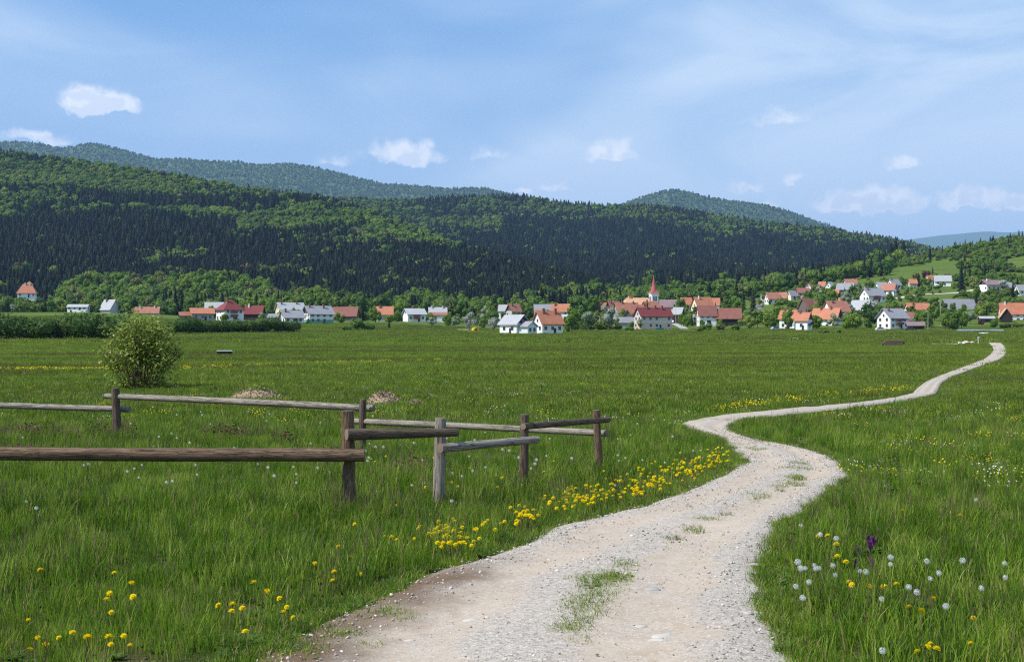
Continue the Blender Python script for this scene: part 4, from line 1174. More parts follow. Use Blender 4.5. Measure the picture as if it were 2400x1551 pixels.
# ---- church
def church():
    Y = 800.0; s = F / Y
    px = lambda p: (p - 1200) / F * Y
    zr = lambda row: H - (row - HR) * Y / F
    zb = float(ground_z(px(1532), Y))
    o = empty('church', (px(1532), Y, zb), R(14))
    tag(o, 'white church with tall dark red spire and pale orange nave roof', 'church')
    tw = 20 / s / 2 * 0.86
    ht = zr(687) - zb
    mb = MB(); mb.box(-tw, tw, -tw, tw, -3, ht); mb.box(-tw - .35, tw + .35, -tw - .35, tw + .35, ht - .5, ht)
    link('tower', mb.mesh('tower', MATS['w_white']), o)
    # broached spire with flared foot
    hs = zr(645) - zr(687)
    prof = [(tw * 1.32, 0, 4), (tw * 1.02, hs * .07, 4), (tw * .80, hs * .17, 8), (tw * .48, hs * .42, 8), (tw * .24, hs * .74, 8), (.10, hs, 8)]
    mb = MB(); rings = []
    n = 16
    V = []
    for r, z, k in prof:
        for i in range(n):
            t = 2 * math.pi * (i + .0) / n + math.pi / 4
            c, sn = math.cos(t), math.sin(t)
            if k == 4:
                q = 1 / max(abs(math.cos(2 * math.pi * i / n + math.pi / 4)), abs(math.sin(2 * math.pi * i / n + math.pi / 4)))
                q = min(q, 1.41)
            else: q = 1.08
            V.append((r * c * q * .92, r * sn * q * .92, ht + z))
    Fc = [(a * n + i, a * n + (i + 1) % n, (a + 1) * n + (i + 1) % n, (a + 1) * n + i) for a in range(len(prof) - 1) for i in range(n)]
    mb.add(V, Fc + [tuple(range(n - 1, -1, -1))])
    sp = link('spire', mb.mesh('spire', plain('spire_sheet', (.36, .085, .075), 0.5, 0.4, .15, 1)), o)
    mb = MB(); mb.box(-.05, .05, -.05, .05, ht + hs - .2, ht + hs + 1.6); mb.box(-.4, .4, -.04, .04, ht + hs + .9, ht + hs + 1.05)
    link('cross', mb.mesh('cross', MATS['wood_dark']), sp)
    for sx, sy in ((0, -1), (-1, 0), (1, 0)):
        for k in (-1, 1):
            mb = MB(); mb.box(-.45, .45, -.1, .1, 0, 2.6); mb.tube((0, -.1, 2.6), (0, .1, 2.6), .45, .45, 10)
            w = link('bell_window', mb.mesh('bell_window', MATS['glass']), o)
            off = k * .75
            if sx == 0: w.location = (off, sy * (tw + .02), ht - 5.2)
            else: w.location = (sx * (tw + .02), off, ht - 5.2); w.rotation_euler = (0, 0, math.pi / 2)
    mb = MB(); mb.box(-tw - .15, tw + .15, -tw - .15, tw + .15, ht - 6.6, ht - 6.25)
    link('cornice', mb.mesh('cornice', MATS['w_cream']), o)
    # nave to the left of the tower
    L = 72 / s; W = 11.0; he = zr(716) - zb; hr = zr(698) - zb
    mb = MB()
    x0, x1, y1 = -L - tw, -tw, W / 2
    mb.add([(x0, -y1, -3), (x1, -y1, -3), (x1, y1, -3), (x0, y1, -3), (x0, -y1, he), (x1, -y1, he), (x1, y1, he), (x0, y1, he)],
           [(0, 1, 5, 4), (1, 2, 6, 5), (2, 3, 7, 6), (3, 0, 4, 7), (4, 5, 6, 7)])
    link('nave', mb.mesh('nave', MATS['w_white']), o)
    mb = MB(); e = .6
    mb.add([(x0 - e, -y1 - e, he - .2), (x1 + e * 0, -y1 - e, he - .2), (x1, y1 + e, he - .2), (x0 - e, y1 + e, he - .2), (x0 + 4.5, 0, hr), (x1 - 1.5, 0, hr)],
           [(3, 2, 1, 0), (0, 1, 5, 4), (1, 2, 5), (2, 3, 4, 5), (3, 0, 4)])
    link('nave_roof', mb.mesh('nave_roof', MATS['r_pale']), o)
    # small ridge turret
    mb = MB(); mb.box(x0 + 5, x0 + 6.6, -.8, .8, hr - 1, hr + 1.2)
    t = link('ridge_turret', mb.mesh('ridge_turret', MATS['w_pink']), o)
    mb = MB(); mb.tube((x0 + 5.8, 0, hr + 1.2), (x0 + 5.8, 0, hr + 3.6), 1.3, .05, 8)
    link('turret_roof', mb.mesh('turret_roof', MATS['r_red']), t)
church()

# ------------------------------------------------------------------ single trees
NTREE = 0
def tree(px, base, h, kind, label, group=None, Y=None, wf=1.0, name=None, cat='tree', p=None):
    global NTREE
    NTREE += 1
    if p is None:
        if Y is None: p = hit(px, base, 1300)
        else:
            x = (px - 1200) / F * Y; p = Vector((x, Y, float(ground_z(x, Y))))
    s = F / p.y; hm = h / s
    rng = random.Random(NTREE * 7 + 1)
    pool = {'d': DEC[:5], 't': DEC[5:], 'k': DARK, 'b': BLO, 'c': CON, 'r': BRN, 's': SCR}[kind]
    nm = name or {'d': 'broadleaf_tree', 't': 'broadleaf_tree', 'k': 'broadleaf_tree', 'b': 'blossom_tree', 'c': 'spruce_tree', 'r': 'copper_tree', 's': 'bush'}[kind]
    w = hm * wf * rng.uniform(.92, 1.08)
    o = empty(nm, p - Vector((0, 0, 0.15)), rng.uniform(0, 6.28), (w, w, hm))
    tag(o, label, cat, group)
    link('crown', rng.choice(pool), o)
    if kind != 's': link('trunk', TRUNKC if kind == 'c' else TRUNK, o)
    return o

T = [
 (1100, 775, 46, 'b', 'big pale blossoming pear tree inside the bend of the farm road'),
 (1012, 768, 26, 'b', 'small white blossoming tree before the house with two-coloured roof'),
 (1066, 768, 28, 'b', 'white blossoming tree on the meadow right of the two-coloured roof'),
 (1050, 764, 30, 'd', 'green bush-like tree right of the house with two-coloured roof'),
 (1380, 774, 46, 'b', 'round grey-white blossoming tree right of the bright orange roof'),
 (1428, 774, 60, 'b', 'tall white blossoming pear tree left of the flat grey shed'),
 (1400, 770, 48, 'd', 'leafy green tree between the two white blossoming trees'),
 (1340, 776, 60, 'd', 'tall green tree just right of the bright orange roof'),
 (1358, 768, 58, 't', 'slender green tree beside the round blossoming tree'),
 (1390, 745, 55, 'd', 'broad light green tree behind the blossoming trees'),
 (1150, 765, 42, 'd', 'green tree behind the big pale pear tree'),
 (1140, 758, 36, 'b', 'whitish blossoming tree above the farm road bend'),
 (1130, 768, 26, 'd', 'low green garden tree left of the dark-gabled farmhouse'),
 (1228, 744, 48, 'd', 'tall green tree above the dark-gabled farmhouse'),
 (1245, 748, 34, 'd', 'green tree between dark gable and bright orange roof'),
 (1146, 738, 36, 'c', 'lone dark spruce above the long white building'),
 (1500, 772, 26, 'b', 'small whitish garden tree before the inn gable'),
 (1478, 772, 22, 'd', 'small bushy garden tree before the flat grey shed'),
 (1450, 756, 28, 'b', 'greyish blossoming tree before the mottled tile roof'),
 (1602, 765, 34, 'd', 'round green tree on the lane right of the inn'),
 (1612, 768, 26, 'd', 'bushy green tree left of the weathered shed'),
 (1570, 722, 42, 't', 'slim green tree right of the church spire'),
 (1580, 720, 36, 'c', 'dark spruce between the church and the orange farmhouse'),
 (1592, 735, 40, 'd', 'leafy tree below the light orange roof'),
 (1700, 735, 40, 'd', 'green tree right of the large orange farmhouse'),
 (1733, 745, 44, 'd', 'broad green tree above the pale orange shed'),
 (1765, 745, 72, 'c', 'tall dark spruce standing before the pinkish red roof'),
 (1742, 725, 50, 'c', 'dark spruce left of the tallest spruce'),
 (1728, 728, 40, 'd', 'green tree left of the two dark spruces'),
 (1775, 768, 44, 'd', 'green tree by the yard left of the twin gables'),
 (1760, 770, 36, 'd', 'light green garden tree right of the pale orange shed'),
 (1800, 766, 46, 'd', 'leafy tree behind the parked car'),
 (1780, 748, 38, 'b', 'pale blossoming tree above the yard'),
 (1822, 752, 40, 'd', 'green tree behind the left twin gable'),
 (1913, 772, 38, 'd', 'dense green tree between the twin gables and the broad orange roof'),
 (1955, 772, 40, 'b', 'blossoming tree before the broad orange roof'),
 (1990, 772, 46, 'd', 'green tree right of the broad orange roof'),
 (2006, 772, 44, 'd', 'dark green round tree left of the carport house'),
 (1980, 708, 36, 'c', 'dark spruce before the wide upper barn'),
 (1990, 712, 40, 'c', 'second dark spruce before the wide upper barn'),
 (1968, 712, 30, 'c', 'left dark spruce before the wide upper barn'),
 (2153, 672, 34, 'c', 'lone dark spruce on the slope beside the small orange roof'),
 (2186, 650, 26, 'c', 'dark spruce behind the copper tree on the slope'),
 (2172, 662, 30, 'r', 'copper-brown tree on the slope above the orange roof'),
 (2222, 662, 22, 'r', 'small copper-brown tree right of the whitish hillside roof'),
 (2253, 694, 74, 'c', 'very tall dark spruce on the lawn at the right'),
 (2262, 662, 36, 'c', 'dark spruce behind the very tall one'),
 (2273, 660, 34, 'c', 'slim dark spruce at the foot of the scrub slope'),
 (2292, 662, 40, 'd', 'big round green tree left of the purple-brown roof'),
 (2286, 712, 48, 't', 'narrow green tree on the lawn right of the very tall spruce'),
 (2296, 742, 42, 'd', 'green tree right of the large grey barn'),
 (2385, 690, 40, 'c', 'dark spruce before the edge house at the right'),
 (2374, 708, 46, 'c', 'dark spruce below the pink house'),
 (2365, 724, 34, 'd', 'green tree above the right edge orange roof'),
 (2232, 774, 56, 'd', 'big round green garden tree before the large grey barn'),
 (2215, 774, 46, 'd', 'left garden tree of the pair before the large grey barn'),
 (2254, 772, 42, 'd', 'right garden tree of the pair before the large grey barn'),
 (2274, 760, 32, 'b', 'wide white blossoming tree right of the garden trees'),
 (2172, 768, 46, 'd', 'green tree right of the dark carport'),
 (2160, 762, 42, 'd', 'leafy tree behind the dark carport'),
 (2190, 752, 44, 'd', 'green tree beside the tall street lamp'),
 (2330, 768, 26, 'd', 'bushy tree before the woodshed'),
 (2300, 766, 18, 'r', 'reddish-brown shrub left of the woodshed'),
 (2318, 740, 34, 'd', 'green tree above the woodshed'),
 (850, 752, 40, 'c', 'dark conifer right of the long brown barn'),
 (790, 756, 26, 'd', 'small green tree right of the green-based house'),
 (880, 756, 42, 'd', 'green tree left of the hidden orange roof'),
 (912, 758, 24, 'd', 'low green tree before the hidden orange roof'),
 (930, 756, 30, 'd', 'green tree left of the white villa'),
 (630, 738, 50, 'c', 'dark spruce left of the pale yellow house'),
 (645, 736, 52, 'c', 'second dark spruce left of the pale yellow house'),
 (622, 736, 46, 'c', 'dark spruce right of the red-roofed barn'),
 (612, 752, 22, 'b', 'whitish blossoming tree before the red-roofed barn'),
 (525, 754, 22, 'd', 'small light green tree before the red pyramid roof'),
 (488, 736, 22, 'c', 'small dark spruce left of the red pyramid roof'),
 (432, 728, 18, 'b', 'small white blossoming tree behind the faded shed'),
 (76, 728, 36, 'c', 'dark spruce below the turreted manor'),
 (30, 732, 20, 'b', 'small white blossoming bush on the crest at far left'),
 (108, 728, 32, 'd', 'round green tree on the crest right of the dark spruce'),
 (145, 728, 32, 'd', 'green tree left of the long pale shed'),
 (48, 729, 30, 'k', 'dark green tree left of the manor spruce'),
 (86, 722, 26, 'd', 'leafy tree hiding the right foot of the turreted manor'),
 (56, 726, 26, 'd', 'leafy tree hiding the left foot of the turreted manor'),
 (10, 732, 36, 'k', 'greyish green tree at the far left edge'),
 (225, 724, 16, 'b', 'pale bush between the long shed and the steep grey barn'),
 (300, 730, 22, 'd', 'olive bush right of the steep grey barn'),
]
for t in T: tree(*t)
# bushes on the far meadow
for (px, base, h, wf, label) in ((845, 774, 36, 1.0, 'dark green bush on the far meadow before the long brown barn'),
                                  (815, 775, 15, 1.7, 'low brownish bush left of the dark green meadow bush'),
                                  (868, 774, 22, .9, 'small bush hugging the dark green meadow bush'),
                                  (1655, 774, 22, 1.3, 'green bush before the weathered shed'), (1690, 775, 22, 1.2, 'middle green bush before the dark wooden barn'),
                                  (1722, 775, 20, 1.2, 'green bush before the pale orange shed'), (1640, 778, 12, 1.6, 'low weedy bush at the lane mouth'),
                                  (1930, 782, 14, 1.7, 'low green bush at the meadow edge before the broad orange roof'), (1960, 784, 18, 1.3, 'green bush at the meadow edge right of the low one'),
                                  (2360, 770, 18, 1.6, 'dark green bush before the right edge house'), (2385, 768, 16, 1.6, 'olive bush at the right picture edge'),
                                  (1475, 776, 14, 1.6, 'dark hedge bush before the flat grey shed')):
    tree(px, base, h, 's', label, wf=wf, cat='bush')
tree(912, 769, 20, 'c', 'small dark conifer alone on the far meadow', wf=1.5)

# trees beside every house, named after it
def garden_trees():
    rng = random.Random(99)
    for (cx, base, w, h, p, short) in list(HOUSES):
        if p.y > 1000 or cx < 400: spots = [(-.6, 0), (.62, 0)]
        else: spots = [(-.66, 6), (.66, 8), (rng.uniform(-.3, .3), 26)] + ([(rng.uniform(-.5, -.15), -13), (rng.uniform(.15, .5), -15)] if p.y > 635 and cx > 1100 else [])
        if 1490 < cx < 1600 and base < 760: spots = []
        for f, dy in spots:
            if p.y < 640 and dy < 20 and rng.random() < .55: continue
            if rng.random() < .18: continue
            s = F / p.y
            x = p.x + f * w / s; y = p.y + dy
            hh = (h * rng.uniform(.4, .58) if dy < 0 else h * rng.uniform(.55, .9) if dy < 20 else h * rng.uniform(1.05, 1.35))
            if hh / s < 3.5: hh = 3.5 * s
            if hh / s > 13: hh = 13 * s
            q = Vector((x, y, float(ground_z(x, y))))
            kind = rng.choice('dddddddtbkc')
            word = {'d': 'leafy green tree', 't': 'slim green tree', 'b': 'pale blossoming tree', 'k': 'dark green tree', 'c': 'dark spruce'}[kind]
            where = ('before the left half of' if f < 0 else 'before the right half of') if dy < 0 else 'behind' if dy > 20 else ('beside the left end of' if f < 0 else 'beside the right end of')
            tree(0, 0, hh, kind, '%s %s %s' % (word, where, short), p=q)
garden_trees()
def shrubbery():
    rng = np.random.default_rng(401)
    hx = np.array([q[4].x for q in HOUSES]); hy = np.array([q[4].y for q in HOUSES]); hw = np.array([q[2] * q[4].y / F * .62 for q in HOUSES])
    P = []; K = []; S = []
    def put(px, Y, hmax):
        x = (px - 1200) / F * Y
        if np.any(np.hypot(hx - x, hy - Y) < hw + 1): return
        z = float(ground_z(x, Y)); h = rng.uniform(1.5, hmax); k = rng.integers(0, 5)
        if k > 2: h *= 1.5
        w = h * rng.uniform(.9, 1.5)
        P.append((x, Y, z - .2)); K.append(k); S.append((w, w, h))
    for i in range(1500):
        px = rng.uniform(1330, 2420); Y = rng.uniform(640, 960)
        x = (px - 1200) / F * Y
        if fbm(x / 22 + 4, Y / 22, 2) < .47: continue
        put(px, Y, 4.2)
    for i in range(260):
        px = rng.uniform(560, 1330); Y = rng.uniform(650, 800)
        put(px, Y, 4.0)
    for i in range(60): put(rng.uniform(1330, 1450), rng.uniform(590, 640), 4)
    n = len(P); rot = np.zeros((n, 3)); rot[:, 2] = rng.uniform(0, 6.28, n)
    scatter('shrubbery', SCRUBS, P, rot, S, K, 'garden bushes and undergrowth between the village houses')
shrubbery()

# ------------------------------------------------------------------ hedges
def hedge(name, label, x0, x1, rows, hpx, seed, nb):
    rng = np.random.default_rng(seed)
    o = empty(name, hit((x0 + x1) / 2, rows[0])); base = o.location.copy()
    tag(o, label, 'hedge')
    Vs = []; b = 0; Cs = []; Ns = []; stem = MB()
    core = MB()
    for i in range(nb):
        f = (i + rng.uniform(.2, .8)) / nb
        px = x0 + (x1 - x0) * f
        q = hit(px, rows[0] + (rows[1] - rows[0]) * f)
        s = F / q.y
        h = hpx(px) / s * rng.uniform(.8, 1.12); r = h * rng.uniform(.5, .75)
        c = np.array([q.x, q.y + rng.uniform(0, 3), q.z + h * .55])
        n = 260
        d = rng.normal(size=(n, 3)); d /= np.linalg.norm(d, axis=1)[:, None]
        k = rng.uniform(.8, 1.1, n) * (0.8 + 0.4 * fbm(d[:, 0] * 2 + i, d[:, 2] * 2 + 5, 2))
        C = c + d * k[:, None] * np.array([r, r, h * .52])
        Cs.append(C); Ns.append(d + .5 * rng.normal(size=(n, 3)))
        pv = ICO1 * rng.uniform(.68, .9, (len(ICO1), 1)) * np.array([r, r, h * .5]) + c - np.array(base)
        core.add([tuple(v) for v in pv], ICO1F)
        for _ in range(3):
            sx = q.x + rng.uniform(-r, r) * .7
            stem.tube((sx - base.x, q.y - r * .35 - base.y, q.z - .2 - base.z), (sx + rng.uniform(-.4, .4) - base.x, q.y - base.y, q.z + h * .5 - base.z), .06, .03, 5)
    C = np.concatenate(Cs) - np.array(base); Nn = np.concatenate(Ns)
    V, Fq = leaf_quads(C, Nn, 0.27, rng, .8)
    fo = link('foliage', np_mesh('hedge_foliage', V, Fq, M_HEDGE), o); tag(fo, None, None, None, 'stuff')
    cm = link('inner_foliage', core.mesh('hedge_core', M_HEDGE), o); tag(cm, None, None, None, 'stuff')
    st = link('stems', stem.mesh('hedge_stems', M_BARK), o); tag(st, None, None, None, 'stuff')
M_HEDGE = foliage_mat('hedge_foliage', [(0.0, (.068, .125, .018)), (1.0, (.074, .132, .020))], .35, .35)
hedge('hedge', 'dark overgrown hedge along the meadow at the left edge', -160, 285, (797, 796), ip([-160, 40, 120, 180, 230, 285], [56, 52, 48, 60, 62, 50]), 5, 34)
hedge('hedge', 'lower brushy hedge before the red pyramid-roofed house', 395, 690, (782, 778), ip([395, 440, 520, 600, 640, 690], [28, 36, 26, 32, 34, 24]), 6, 28)

# ------------------------------------------------------------------ log fence
def log_mat(name, c_dark, c_mid, c_light):
    m = Mat(name)
    uv = m.uv(); rnd = m.rand()
    off = m.node('ShaderNodeCombineXYZ'); m.L.new(m.math('MULTIPLY', rnd, 37.0), off.inputs[0]); m.L.new(m.math('MULTIPLY', rnd, 11.0), off.inputs[1])
    add = m.node('ShaderNodeVectorMath', operation='ADD'); m.L.new(uv, add.inputs[0]); m.L.new(off.outputs[0], add.inputs[1])
    v = add.outputs[0]
    grain = m.noise(m.mapping(v, (9.0, 1.1, 1)), 4.0, 6, 0.7, 0.4)
    big = m.noise(m.mapping(v, (2.0, 0.8, 1)), 1.6, 4, 0.6)
    crack = m.noise(m.mapping(v, (7.0, 0.55, 1)), 3.0, 5, 0.6, 0.8)
    knot = m.voronoi(m.mapping(v, (1.5, 0.8, 1)), 1.7)
    c = m.ramp(grain, [(0.25, c_dark), (0.5, c_mid), (0.75, c_light)])
    c = m.mix(m.math('MULTIPLY', m.step(big, 0.42, 0.68), 0.5), c, c_mid)
    ck = m.step(m.math('ABSOLUTE', m.math('SUBTRACT', crack, 0.5)), 0.028, 0.004)
    c = m.mix(m.math('MULTIPLY', ck, 0.85), c, (.016, .012, .010))
    c = m.mix(m.math('MULTIPLY', m.step(knot, 0.10, 0.05), 0.85), c, (.045, .028, .020))
    h = m.math('SUBTRACT', m.math('MULTIPLY', grain, 0.6), ck)
    return m.done(m.principled(c, 0.88, 0.15, m.bump(h, 0.6, 0.008)))
M_LOGB = log_mat('brown_weathered_log', (.058, .034, .021), (.150, .098, .062), (.32, .24, .168))
M_LOGG = log_mat('grey_weathered_log', (.14, .115, .092), (.285, .248, .205), (.43, .39, .335))
M_LOGD = log_mat('dark_weathered_log', (.050, .035, .025), (.118, .086, .062), (.22, .175, .135))
def endgrain():
    m = Mat('log_end_grain')
    d = m.node('ShaderNodeVectorMath', operation='LENGTH'); m.L.new(m.uv(), d.inputs[0])
    w = m.math('SINE', m.math('MULTIPLY', d.outputs['Value'], 34.0))
    n = m.noise(m.uv(), 7, 4)
    c = m.mix(m.math('ADD', m.math('MULTIPLY', w, 0.2), m.math('MULTIPLY', n, 0.8)), (.11, .085, .065), (.33, .26, .20))
    return m.done(m.principled(c, 0.9, 0.1))
M_END = endgrain()

def log(name, p0, p1, r0, r1, mat, parent, seed, wob=0.05, seg=22, n=18, flat_top=False):
    p0 = Vector(p0); p1 = Vector(p1)
    rng = random.Random(seed)
    d = p1 - p0; L = d.length; d.normalize()
    a = (Vector((0, 0, 1)).cross(d) if abs(d.z) < .8 else Vector((1, 0, 0)).cross(d)).normalized(); b = d.cross(a)
    V = []; UV = []
    bend = (rng.uniform(-1, 1) * .0018 * L, rng.uniform(-1, 1) * .0018 * L)
    for k in range(seg + 1):
        f = k / seg
        c = p0 + d * (L * f) + a * (bend[0] * math.sin(math.pi * f)) + b * (bend[1] * math.sin(math.pi * f))
        r = r0 + (r1 - r0) * f
        for i in range(n):
            t = 2 * math.pi * i / n
            rr = r * (1 + wob * (2 * float(fbm(math.cos(t) * 1.3 + seed * 3.7, f * L * 1.4 + math.sin(t) * 1.3 + seed, 3)) - 1))
            if k in (0, seg): rr *= 0.95
            V.append(tuple(c + a * (rr * math.cos(t)) + b * (rr * math.sin(t))))
    Fc = []; mi = []
    for k in range(seg):
        for i in range(n):
            Fc.append((k * n + i, k * n + (i + 1) % n, (k + 1) * n + (i + 1) % n, (k + 1) * n + i))
    e0 = len(V); V += V[:n]; V.append(tuple(p0 - d * r0 * .05)); e1 = len(V); V += V[seg * n:seg * n + n]; V.append(tuple(p1 + d * r1 * .05))
    nb = len(Fc)
    for i in range(n):
        Fc.append((e0 + (i + 1) % n, e0 + i, e0 + n)); Fc.append((e1 + i, e1 + (i + 1) % n, e1 + n))
    me = bpy.data.meshes.new(name); me.from_pydata(V, [], Fc)
    me.materials.append(mat); me.materials.append(M_END)
    me.polygons.foreach_set('material_index', [0] * nb + [1] * (len(Fc) - nb))
    me.polygons.foreach_set('use_smooth', [True] * nb + [False] * (len(Fc) - nb))
    uvl = me.uv_layers.new(name='UVMap')
    for pi, pl in enumerate(me.polygons):
        for li, vi in zip(pl.loop_indices, pl.vertices):
            if pi < nb:
                k, i = divmod(vi, n)
                if i == 0 and pi % n == n - 1: i = n
                uvl.data[li].uv = (i / n * 2 * math.pi * r0 * 2.2, k / seg * L)
            else:
                q = Vector(V[vi]); cen = p0 if vi <= e0 + n else p1; rad = r0 if vi <= e0 + n else r1
                uvl.data[li].uv = ((q - cen).dot(a) / rad, (q - cen).dot(b) / rad)
    return link(name, me, parent)

def fence():
    o = empty('log_fence'); tag(o, 'rustic fence of round log posts and rails around the meadow corner', 'fence')
    def pt(px, row, Y): return ((px - 1200) / F * Y, Y, H - (row - HR) * Y / F)
    def Yb(row): return F * H / (row - HR)
    posts = [(815, 819, 962, 1218, 30.5, M_LOGB), (1033, 1027, 980, 1200, 27.5, M_LOGG), (1229, 1227, 971, 1170, 21.5, M_LOGD), (1397, 1406, 961, 1128, 17.5, M_LOGB),
             (270, 277, 909, 1047, 19.5, M_LOGD), (851, 848, 936, 1080, 17, M_LOGD), (-430, -432, 962, 1222, 33, M_LOGB), (-330, -330, 905, 1030, 18, M_LOGD)]
    Ys = []
    for i, (pt_, pb, top, base, w, mt) in enumerate(posts):
        Y = Yb(base); Ys.append(Y); r = w * Y / F / 2
        b0 = Vector(pt(pb, base, Y)); t0 = Vector(pt(pt_, top, Y))
        b0 = b0 + (b0 - t0).normalized() * 0.25
        log('post', b0, t0, r * 1.06, r * .97, mt, o, 11 + i, .07, 16)
    p1, p2, p3, p4, pL, pM, pF, pG = Ys
    rr = lambda w, Y: w * Y / F / 2
    def rail(a, b, w0, w1, mt, seed):
        (x0, r0, Y0), (x1, r1, Y1) = a, b
        log('rail', pt(x0, r0, Y0), pt(x1, r1, Y1), rr(w0, Y0), rr(w1, Y1), mt, o, seed, .075, 44)
    rail((-470, 1058, p1 - .14), (855, 1066, p1 - .15), 31, 31.5, M_LOGB, 31)
    rail((812, 1018, p1 - .15), (1073, 1013, p2 - .12), 29, 19, M_LOGD, 32)
    rail((1032, 1050, p2 - .115), (1260, 1030, p3 - .10), 22, 18, M_LOGG, 33)
    rail((1226, 999, p3 - .10), (1426, 983, p4 - .09), 16, 14, M_LOGD, 34)
    rail((832, 987, pM + .11), (1424, 1015, p4 + .10), 14.5, 15.5, M_LOGG, 35)
    rail((248, 928, pL + .13), (876, 957, pM + .11), 13.5, 17, M_LOGG, 36)
    rail((-360, 936, pG + .13), (304, 959, pL + .13), 14, 14.5, M_LOGG, 37)
fence()

# ------------------------------------------------------------------ lone shrub
def shrub():
    rng = np.random.default_rng(77)
    q = hit(332, 914); s = F / q.y
    Hh = 180 / s; Rr = 97 / s
    o = empty('shrub', q); tag(o, 'lone leafy shrub with many thin stems behind the far rail', 'shrub')
    st = MB(); C = []; Nn = []
    for i in range(60):
        a = rng.uniform(0, 6.28); sp = rng.uniform(.1, 1) ** .6
        tip = np.array([math.cos(a) * sp * Rr * .95, math.sin(a) * sp * Rr * .95, Hh * (1.02 - .60 * sp ** 2.6) * rng.uniform(.78, 1.0)])
        b0 = np.array([math.cos(a) * .45 * sp, math.sin(a) * .45 * sp, -.05])
        mid = b0 * .4 + tip * .5 + np.array([0, 0, .12 * Hh * (sp)]); prev = b0; r = .020
        pts = []
        for k in range(1, 7):
            t = k / 6; p = (1 - t) ** 2 * b0 + 2 * t * (1 - t) * mid + t * t * tip + rng.normal(0, .012, 3)
            st.tube(prev, p, r, r * .8, 5, cap=False); r *= .8; pts.append(p); prev = p
        for k in range(2, 6):
            for j in range(4):
                d = rng.normal(size=3); d[2] = abs(d[2]) * .8 + .2; d /= np.linalg.norm(d)
                L = rng.uniform(.18, .55) * Hh / 2.6
                e = pts[k] + d * L
                st.tube(pts[k], e, .006, .003, 4, cap=False)
                for m_ in range(7):
                    c = pts[k] + d * L * rng.uniform(.25, 1.05) + rng.normal(0, .05, 3)
                    C.append(c); Nn.append(rng.normal(size=3) + np.array([-.3, -.2, .9]))
    for i in range(1100):
        a = rng.uniform(0, 6.28); zz = rng.uniform(.06, .62); rr = Rr * rng.uniform(.5, 1.02) * (.80 + .35 * zz)
        C.append(np.array([math.cos(a) * rr, math.sin(a) * rr, zz * Hh])); Nn.append(rng.normal(size=3) + np.array([-.3, 0, .8]))
    C = np.array(C); Nn = np.array(Nn)
    V, Fq = leaf_quads(C, Nn, .054, rng, .55)
    m = Mat('shrub_leaves')
    c = m.ramp(m.noise(m.obj(), 9.0, 3, .7), [(.3, (.120, .190, .026)), (.5, (.225, .300, .042)), (.7, (.350, .395, .080))])
    fo = link('leaves', np_mesh('shrub_leaves', V, Fq, m.done(m.leaf(c, .35, .45, .35))), o); tag(fo, None, None, None, 'stuff')
    link('stems', st.mesh('shrub_stems', plain('shrub_bark', (.13, .085, .06), .9, .1, .3, 5)), o)
shrub()

# ------------------------------------------------------------------ heaps of woody litter
M_CHIP = Mat('woody_litter'); _c = M_CHIP.ramp(M_CHIP.noise(M_CHIP.pos(), 22, 3, .8), [(.3, (.10, .065, .042)), (.5, (.29, .215, .14)), (.7, (.54, .45, .33))]); M_CHIP = M_CHIP.done(M_CHIP.principled(_c, .95, .1))
def heap(px, base, w, h, label, seed, green=False):
    rng = np.random.default_rng(seed)
    q = hit(px, base); s = F / q.y; W = w / s / 2; Hh = h / s
    o = empty('litter_heap', q); tag(o, label, 'heap')
    n, k = 40, 14
    V = []
    for i in range(k + 1):
        f = i / k
        for j in range(n):
            t = 6.283 * j / n
            z = Hh * (math.cos(f * math.pi) * .5 + .5) * (1 + .35 * (float(fbm(math.cos(t) * 2 * f + 5, math.sin(t) * 2 * f + seed, 3)) - .5) * 2) - .04 * f
            V.append((math.cos(t) * W * f, math.sin(t) * W * .6 * f, z))
    Fc = np.array([(i * n + j, i * n + (j + 1) % n, (i + 1) * n + (j + 1) % n, (i + 1) * n + j) for i in range(k) for j in range(n)])
    V = np.array(V)
    link('mound', np_mesh('mound', V, Fc, M_CHIP, smooth=True), o)
    m_ = 900
    idx = rng.integers(0, len(V), m_)
    C = V[idx] + rng.normal(0, .05, (m_, 3)) * np.array([1, 1, .3]) + np.array([0, 0, .015])
    Vq, Fq = leaf_quads(C, rng.normal(size=(m_, 3)) + np.array([0, -.4, .6]), .05, rng, .3)
    c = link('chips', np_mesh('chips', Vq, Fq, M_CHIP), o); tag(c, None, None, None, 'stuff')
    if green:
        C = rng.normal(0, 1, (60, 3)) * np.array([.16, .1, .06]) + np.array([W * .15, -.1, Hh + .05])
        Vq, Fq = leaf_quads(C, rng.normal(size=(60, 3)) + np.array([0, 0, 1]), .05, rng, .6)
        g = link('weed', np_mesh('weed', Vq, Fq, M_DECID), o); tag(g, None, None, None, 'stuff')
heap(600, 940, 205, 30, 'wide heap of pale woody litter behind the long far rail', 3, True)
heap(900, 950, 130, 30, 'rounded straw-brown heap right of the far fence post', 4)
heap(972, 954, 55, 12, 'small low scatter of dry litter right of the rounded heap', 5)

